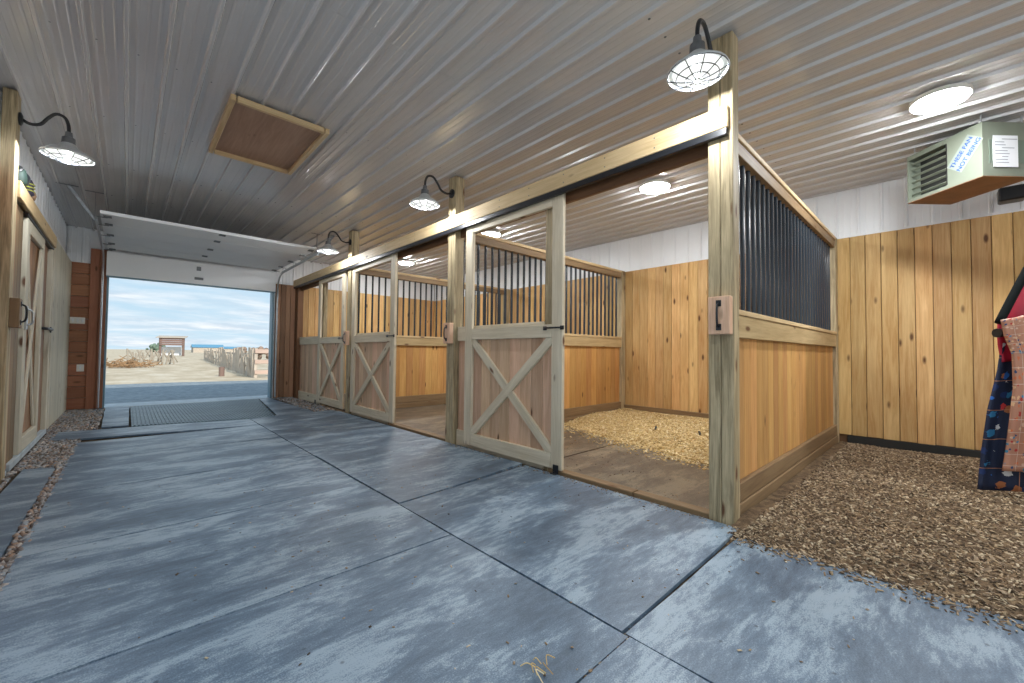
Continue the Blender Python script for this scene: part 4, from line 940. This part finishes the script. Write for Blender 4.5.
# sticker with slanted blue lettering
ang = math.radians(52)
def on_face(s, z, u, v):   # sticker coordinates u along text, v up, rotated in the louvre face; text reads left to right seen from the aisle
    du, dv = u*math.cos(ang)-v*math.sin(ang), u*math.sin(ang)+v*math.cos(ang)
    return s-du, z+dv
bm = newbm(); c = (0.135, 2.845)
vs = [bm.verts.new(hp(*( (on_face(c[0], c[1], u, v)[0], -0.0015, on_face(c[0], c[1], u, v)[1]) ))) for u, v in ((-0.14, -0.075), (0.14, -0.075), (0.14, 0.075), (-0.14, 0.075))]
f = bm.faces.new(vs); r = bmesh.ops.extrude_face_region(bm, geom=[f])
for q in r['geom']:
    if isinstance(q, bmesh.types.BMVert): q.co += Vector((e2.x, e2.y, 0))*0.0012
stk = A.part('sticker', bm, M['stickerbg'])
def lettering(txt, v0, size):
    cu = bpy.data.curves.new('tmp', 'FONT'); cu.body = txt; cu.size = size; cu.align_x = 'CENTER'; cu.extrude = 0.0; cu.offset = 0.0012
    to = bpy.data.objects.new('tmp', cu); COL.objects.link(to); dg = bpy.context.evaluated_depsgraph_get(); dg.update()
    me = bpy.data.meshes.new_from_object(to.evaluated_get(dg)); bpy.data.objects.remove(to)
    for v in me.vertices:
        s_, z_ = on_face(c[0], c[1], v.co.x, v.co.y+v0); v.co = hp(s_, -0.0022, z_) - Vector(t.location)
    me.materials.clear(); me.materials.append(M['bluetext']); me.name = 'lettering'
    o = bpy.data.objects.new('lettering', me); COL.objects.link(o); o.parent = stk
lettering('THESE FAN', 0.014, 0.052); lettering('NOT BEING', -0.058, 0.052)
# black box below
t = thing('speaker_box', 'small black box on a bracket on the wall below the heater', 'speaker', (6.30, -0.44, 2.68)); A = At(t)
bm = newbm(); box(bm, (6.20, -0.53, 2.585), (6.36, -0.36, 2.72), 0.012); A.part('body', bm, M['black'])
bm = newbm(); tube(bm, [(6.36, -0.45, 2.68), (6.47, -0.45, 2.72)], 0.015, 10); box(bm, (6.462, -0.49, 2.68), (6.472, -0.41, 2.76), 0.002); A.part('bracket', bm, M['darksteel'])

# ================================================================== BLANKETS at the right edge
def q2w(px, py, depth):
    x = (px-512)/FPX; y = -(py-341.5)/FPX
    return EYE + (_F2 + _R3*x + _U3*y)*depth
D0 = 3.12
def cloth_mat(name, base, lines, blobs, sc=1.0):
    m, t, b = base_mat(name); L = t.links.new; co = N(t, 'ShaderNodeTexCoord')
    mp_ = N(t, 'ShaderNodeUVMap'); mp_.uv_map = 'UVMap'
    v = N(t, 'ShaderNodeTexVoronoi'); v.inputs['Scale'].default_value = 11*sc; L(mp_.outputs[0], v.inputs['Vector'])
    n = N(t, 'ShaderNodeTexNoise'); setin(n, Scale=30*sc, Detail=2.0); L(mp_.outputs[0], n.inputs['Vector'])
    ad = N(t, 'ShaderNodeMath', operation='MULTIPLY_ADD'); ad.inputs[1].default_value = 0.55; L(n.outputs['Fac'], ad.inputs[0]); L(v.outputs['Distance'], ad.inputs[2])
    lt = N(t, 'ShaderNodeMath', operation='LESS_THAN'); lt.inputs[1].default_value = 0.60; L(ad.outputs[0], lt.inputs[0])
    sp = N(t, 'ShaderNodeSeparateColor'); L(v.outputs['Color'], sp.inputs[0])
    r = N(t, 'ShaderNodeValToRGB'); r.color_ramp.interpolation = 'CONSTANT'; e = r.color_ramp.elements; k = len(blobs)
    e[0].color = (*blobs[0], 1); e[1].position = 1/k; e[1].color = (*blobs[1], 1)
    for i in range(2, k): z = e.new(i/k); z.color = (*blobs[i], 1)
    L(sp.outputs[0], r.inputs[0])
    mx1 = N(t, 'ShaderNodeMix', data_type='RGBA'); mx1.inputs['A'].default_value = (*base, 1); L(r.outputs[0], mx1.inputs['B']); L(lt.outputs[0], mx1.inputs['Factor'])
    # plaid lines
    s2 = N(t, 'ShaderNodeSeparateXYZ'); L(mp_.outputs[0], s2.inputs[0]); prev = mx1.outputs['Result']
    for ax, per in (('X', 0.17/sc*1.6), ('Y', 0.15/sc*1.6)):
        md = N(t, 'ShaderNodeMath', operation='PINGPONG'); md.inputs[1].default_value = per/2; L(s2.outputs[ax], md.inputs[0])
        l2 = N(t, 'ShaderNodeMath', operation='LESS_THAN'); l2.inputs[1].default_value = 0.0016; L(md.outputs[0], l2.inputs[0])
        mq = N(t, 'ShaderNodeMix', data_type='RGBA'); mq.inputs['B'].default_value = (*lines, 1); L(prev, mq.inputs['A']); L(l2.outputs[0], mq.inputs['Factor']); prev = mq.outputs['Result']
    L(prev, b.inputs['Base Color']); b.inputs['Roughness'].default_value = 0.75
    return m
def drape(name, rows, mat, label, depth, nfold=3, amp=0.03, cols=36, sub=6, loc=None, phase=0.0):
    """rows: list of (left_px, right_px, left_y, right_y) from top to bottom"""
    rs = []
    for a, b in zip(rows, rows[1:]):
        for k in range(sub): t_ = k/sub; rs.append([a[i]*(1-t_)+b[i]*t_ for i in range(4)])
    rs.append(list(rows[-1])); bm = newbm(); uvl = bm.loops.layers.uv.active; g = []; nr = len(rs)
    for j, (xl, xr, yl, yr) in enumerate(rs):
        row = []
        for i in range(cols+1):
            u = i/cols; fall = j/(nr-1)
            d = depth + amp*(0.3+fall)*math.sin(u*nfold*2*math.pi+phase+0.5*math.sin(fall*3)) + 0.006*math.sin(u*23+fall*9)
            row.append(bm.verts.new(q2w(xl+(xr-xl)*u, yl+(yr-yl)*u, d)))
        g.append(row)
    for j in range(nr-1):
        for i in range(cols):
            f = bm.faces.new((g[j][i], g[j][i+1], g[j+1][i+1], g[j+1][i]))
            for l, (jj, ii) in zip(f.loops, ((j, i), (j, i+1), (j+1, i+1), (j+1, i))):
                l[uvl].uv = (ii/cols*0.75+0.03, 1.2-jj/(nr-1)*1.15)
    c = g[0][0].co.copy()
    o = solo(name, bm, mat, (c.x, c.y, 0.06), label, 'horse blanket', smooth=True)
    md = o.modifiers.new('thickness', 'SOLIDIFY'); md.thickness = 0.014; md.offset = 1
    return o
navy = cloth_mat('navy_patchwork_print', (0.010, 0.018, 0.05), (0.60, 0.26, 0.12), [(0.02, 0.14, 0.50), (0.55, 0.55, 0.55), (0.01, 0.03, 0.12), (0.50, 0.03, 0.03), (0.03, 0.20, 0.40), (0.40, 0.14, 0.05)], 1.15)
tanp = cloth_mat('tan_net_print', (0.46, 0.22, 0.14), (0.66, 0.52, 0.42), [(0.60, 0.16, 0.06), (0.03, 0.06, 0.15), (0.62, 0.42, 0.30), (0.45, 0.04, 0.03), (0.04, 0.22, 0.36), (0.70, 0.45, 0.25)], 2.6)
red = plain('red_blanket_nylon', (0.50, 0.02, 0.05), rough=0.5, var=0.12, bump=0.2, scale=9)
drape('horse_blanket', [(1001, 1100, 343, 335), (997, 1105, 370, 365), (987, 1110, 410, 410), (981, 1115, 450, 452), (977, 1120, 489, 496)], navy, 'navy patchwork horse blanket with orange lines hanging at the right edge', D0, nfold=3, amp=0.035)
drape('horse_blanket', [(1003, 1100, 320, 300), (1006, 1102, 336, 326), (1013, 1104, 354, 350), (1015, 1108, 388, 388), (1011, 1111, 425, 427), (1008, 1112, 447, 450), (1004, 1116, 471, 475)], tanp, 'tan and orange net-print horse blanket overlapping the navy one', D0-0.11, nfold=2, amp=0.03, phase=1.0)
drape('horse_blanket', [(1026, 1100, 272, 140), (999, 1102, 321, 220), (1000, 1104, 345, 300), (1003, 1106, 362, 350)], red, 'red horse blanket with black binding above the patterned ones', D0-0.03, nfold=2, amp=0.02, phase=0.6)
# black binding on the red blanket's sloping edge
rb = [o for o in bpy.data.objects if o.name.startswith('horse_blanket') and 'red' in o['label']][0]
bm = newbm(); pts = spline([q2w(999, 323, D0-0.045), q2w(1012, 298, D0-0.045), q2w(1026, 272, D0-0.045), q2w(1062, 206, D0-0.045), q2w(1098, 142, D0-0.045)], 4)
tube(bm, pts, 0.026, 10)
bmesh.ops.translate(bm, verts=bm.verts[:], vec=-Vector(rb.location)); o = finish(bm, 'binding', plain('black_cloth', (0.008, 0.010, 0.010), rough=0.9, spec=0.1), smooth=True); o.parent = rb; o['label'] = 'black binding edge'
t = thing('blanket_rack', 'black metal rack arm carrying the hanging horse blankets', 'rack', (q2w(1100, 500, D0).x, q2w(1100, 500, D0).y, 0)); A = At(t)
bm = newbm(); p0, p1 = q2w(997.5, 333, D0-0.02), q2w(1104, 328, D0-0.02); tube(bm, [p0, p1], 0.016, 12); dv = (p1-p0).normalized(); tube(bm, [p0-dv*0.006, p0+dv*0.02], 0.034, 12); A.part('arm', bm, M['black'])
bm = newbm(); b0 = Vector((p1.x, p1.y, 0.0)); tube(bm, [b0, (p1.x, p1.y, 2.3)], 0.024, 12); box(bm, (p1.x-0.2, p1.y-0.2, 0.0), (p1.x+0.2, p1.y+0.2, 0.03), 0.004); A.part('stand', bm, M['black'])

# ================================================================== OUTSIDE OBJECTS
fw = wood('weathered_fence', (0.50, 0.44, 0.36), (0.27, 0.23, 0.19), vary=0.45, rough=0.8)
fw2 = wood('bleached_pink_rail', (0.56, 0.42, 0.34), (0.38, 0.28, 0.22), vary=0.15, rough=0.8)
GZ = -0.15
t = thing('slab_fence', 'weathered upright slab fence receding across the prairie on the right', 'fence', (4.5, 24, GZ)); A = At(t)
A0, B0 = Vector((4.0, 20.6, 0)), Vector((6.3, 57.0, 0)); n = 60
for k in range(n):
    s = (k/n)**1.6; p = A0.lerp(B0, s); h = random.uniform(0.85, 1.40); tl = random.uniform(-0.16, 0.16)
    bm = newbm(); plank(bm, (p.x, p.y, GZ-0.05), (p.x+tl, p.y+tl, GZ+h), random.uniform(0.14, 0.22), 0.04, (1, 0.2, 0), 0.004); A.part('slab', bm, fw)
for z in (0.45, 1.0):
    bm = newbm(); plank(bm, (A0.x+0.06, A0.y, GZ+z), (B0.x+0.06, B0.y, GZ+z), 0.10, 0.05, (1, 0, 0), 0.004); A.part('rail', bm, fw)
t = thing('rail_fence', 'bleached three-rail wooden fence panel beside the right jamb outdoors', 'fence', (4.6, 19.5, GZ)); A = At(t)
for z in (0.25, 0.70, 1.15):
    bm = newbm(); plank(bm, (4.0, 20.3, GZ+z), (6.9, 20.5, GZ+z), 0.17, 0.045, (0, 1, 0), 0.004); A.part('rail', bm, fw2)
for x in (4.05, 5.0, 5.95, 6.9):
    bm = newbm(); box(bm, (x-0.06, 20.34+(x-4.05)*0.069, GZ-0.05), (x+0.06, 20.46+(x-4.05)*0.069, GZ+1.28), 0.005, grain=2); A.part('fence_post', bm, fw)
t = thing('pole_fence', 'old pole fence with crossed rails on the left of the prairie', 'fence', (1.4, 42, GZ)); A = At(t)
for k in range(12):
    x = 0.1+k*0.24; y = 42+0.5*math.sin(k*2.1); h = random.uniform(0.85, 1.25)
    bm = newbm(); tube(bm, [(x, y, GZ-0.05), (x+random.uniform(-.25, .25), y, GZ+h)], 0.06, 7); A.part('fence_post', bm, fw)
for k in range(11):
    x = 0.1+k*0.24
    bm = newbm(); s = 1 if k % 2 else 0
    tube(bm, [(x, 42, GZ+(0.1 if s else 1.1)), (x+0.5, 42.1, GZ+(1.1 if s else 0.15))], 0.05, 7); A.part('rail', bm, fw)
bm = newbm()
brush = plain('brown_brush', (0.34, 0.21, 0.11), rough=0.9, var=0.4, scale=3)
for k in range(260):
    x = random.gauss(-0.1, 0.75); y = 36+random.uniform(-1, 1); z = GZ+abs(random.gauss(0, 0.22))
    d = Vector((random.uniform(-1, 1), random.uniform(-.4, .4), random.uniform(-.1, .5)))*0.45
    tube(bm, [(x, y, z), (x+d.x, y+d.y, z+d.z)], 0.022, 5)
solo('brush_pile', bm, brush, (-0.3, 36, GZ), 'low brown brush pile in front of the pole fence', 'brush', kind='stuff')
# roofed shelter on the horizon
t = thing('field_shelter', 'open field shelter with dark boarded top on the horizon', 'shelter', (5.0, 80, GZ)); A = At(t)
dw = wood('dark_shelter_wood', (0.24, 0.16, 0.13), (0.13, 0.09, 0.08), vary=0.3, rough=0.8)
for k in range(4):
    z = 1.75+k*0.30; bm = newbm(); plank(bm, (3.5, 80, z), (6.3, 79.4, z), 0.27, 0.08, (0, 1, 0), 0.01); A.part('top_board', bm, dw)
for x, y in ((3.6, 80.2), (6.25, 79.6), (3.7, 82.3), (6.4, 81.8)):
    bm = newbm(); tube(bm, [(x, y, GZ-0.1), (x, y, 2.85)], 0.16, 8); A.part('post', bm, dw)
bm = newbm(); plank(bm, (3.3, 81.1, 2.92), (6.7, 80.4, 2.92), 2.7, 0.10, (0.0, -0.12, 1), 0.01); A.part('roof', bm, fw)
bm = newbm(); plank(bm, (3.7, 81.9, 0.75), (6.3, 81.4, 0.75), 1.3, 0.06, (0, 1, 0), 0.01); A.part('back_wall', bm, M['paper'], label='white lower back wall')
# far sheds, fence line and trees
bl = plain('blue_roof_steel', (0.10, 0.28, 0.42), rough=0.4)
def shed(x, y, w, d, h, label, roof):
    t = thing('distant_shed', label, 'shed', (x, y, GZ)); A = At(t)
    bm = newbm(); box(bm, (x-w/2, y-d/2, GZ-0.2), (x+w/2, y+d/2, GZ+h), 0.02); A.part('walls', bm, fw)
    bm = newbm(); z = GZ+h; v = [bm.verts.new(p) for p in ((x-w/2-.3, y-d/2-.3, z), (x+w/2+.3, y-d/2-.3, z), (x+w/2+.3, y+d/2+.3, z), (x-w/2-.3, y+d/2+.3, z), (x-w/2-.3, y, z+h*0.6), (x+w/2+.3, y, z+h*0.6))]
    for q in ((0, 1, 5, 4), (2, 3, 4, 5), (0, 4, 3), (1, 2, 5), (0, 3, 2, 1)): bm.faces.new([v[i] for i in q])
    A.part('roof', bm, roof)
shed(22, 190, 9, 6, 1.9, 'long low blue-roofed shed far on the horizon', bl)
shed(34, 215, 8, 6, 1.6, 'second blue-roofed shed on the horizon, further right', bl)
def tree(x, y, h, w, label, col):
    t = thing('distant_tree', label, 'tree', (x, y, GZ)); A = At(t)
    bm = newbm(); tube(bm, [(x, y, GZ-.2), (x, y, GZ+h*0.5)], [h*0.05, h*0.03], 8); A.part('trunk', bm, fw)
    bm = newbm()
    for k in range(26):
        c_ = Vector((x+random.gauss(0, w*0.30), y+random.gauss(0, w*0.3), GZ+h*random.uniform(0.3, 0.92))); r_ = w*random.uniform(0.10, 0.22)
        r0 = bmesh.ops.create_icosphere(bm, subdivisions=2, radius=r_, matrix=Matrix.Translation(c_))
        for v in r0['verts']: v.co += (v.co-c_)*0.35*mnoise.noise(v.co*1.7)
    A.part('crown', bm, col, smooth=True)
lg = plain('grey_green_leaves', (0.16, 0.22, 0.16), rough=0.9, var=0.4, scale=1.5); lb = plain('brown_leaves', (0.24, 0.17, 0.13), rough=0.9, var=0.3, scale=1.5)
tree(10.6, 62, 1.5, 1.3, 'low bare brown bush above the slab fence', lb)
tree(8.2, 40, 1.45, 1.2, 'reddish brown bush above the three-rail fence', lb)
tree(12.3, 52, 1.8, 1.4, 'second reddish bush close to the right jamb', lb)
tree(6.2, 150, 2.6, 3.2, 'small green tree on the horizon left of the shelter', lg)
bm = newbm(); tube(bm, [(3.15, 22.5, GZ), (3.15, 22.5, GZ+0.42)], 0.11, 10)
solo('stump', bm, dw, (3.15, 22.5, GZ), 'short dark stump standing in front of the slab fence', 'stump')
# small torn scrap on the near mat
bm = newbm()
for k in range(7):
    a = k*0.9; p = Vector((1.02+0.03*math.cos(a), 0.93+0.02*math.sin(a), 0.010)); tube(bm, spline([p, p+Vector((0.02*math.cos(a*2), 0.02, 0.012)), p+Vector((0.04*math.cos(a*2), 0.035*math.sin(a), 0.003))], 3), 0.0018, 6)
solo('straw_tuft', bm, M['straw'], (1.02, 0.93, 0.0), 'small curled straw tuft on the mat at the bottom of the picture', 'straw tuft')
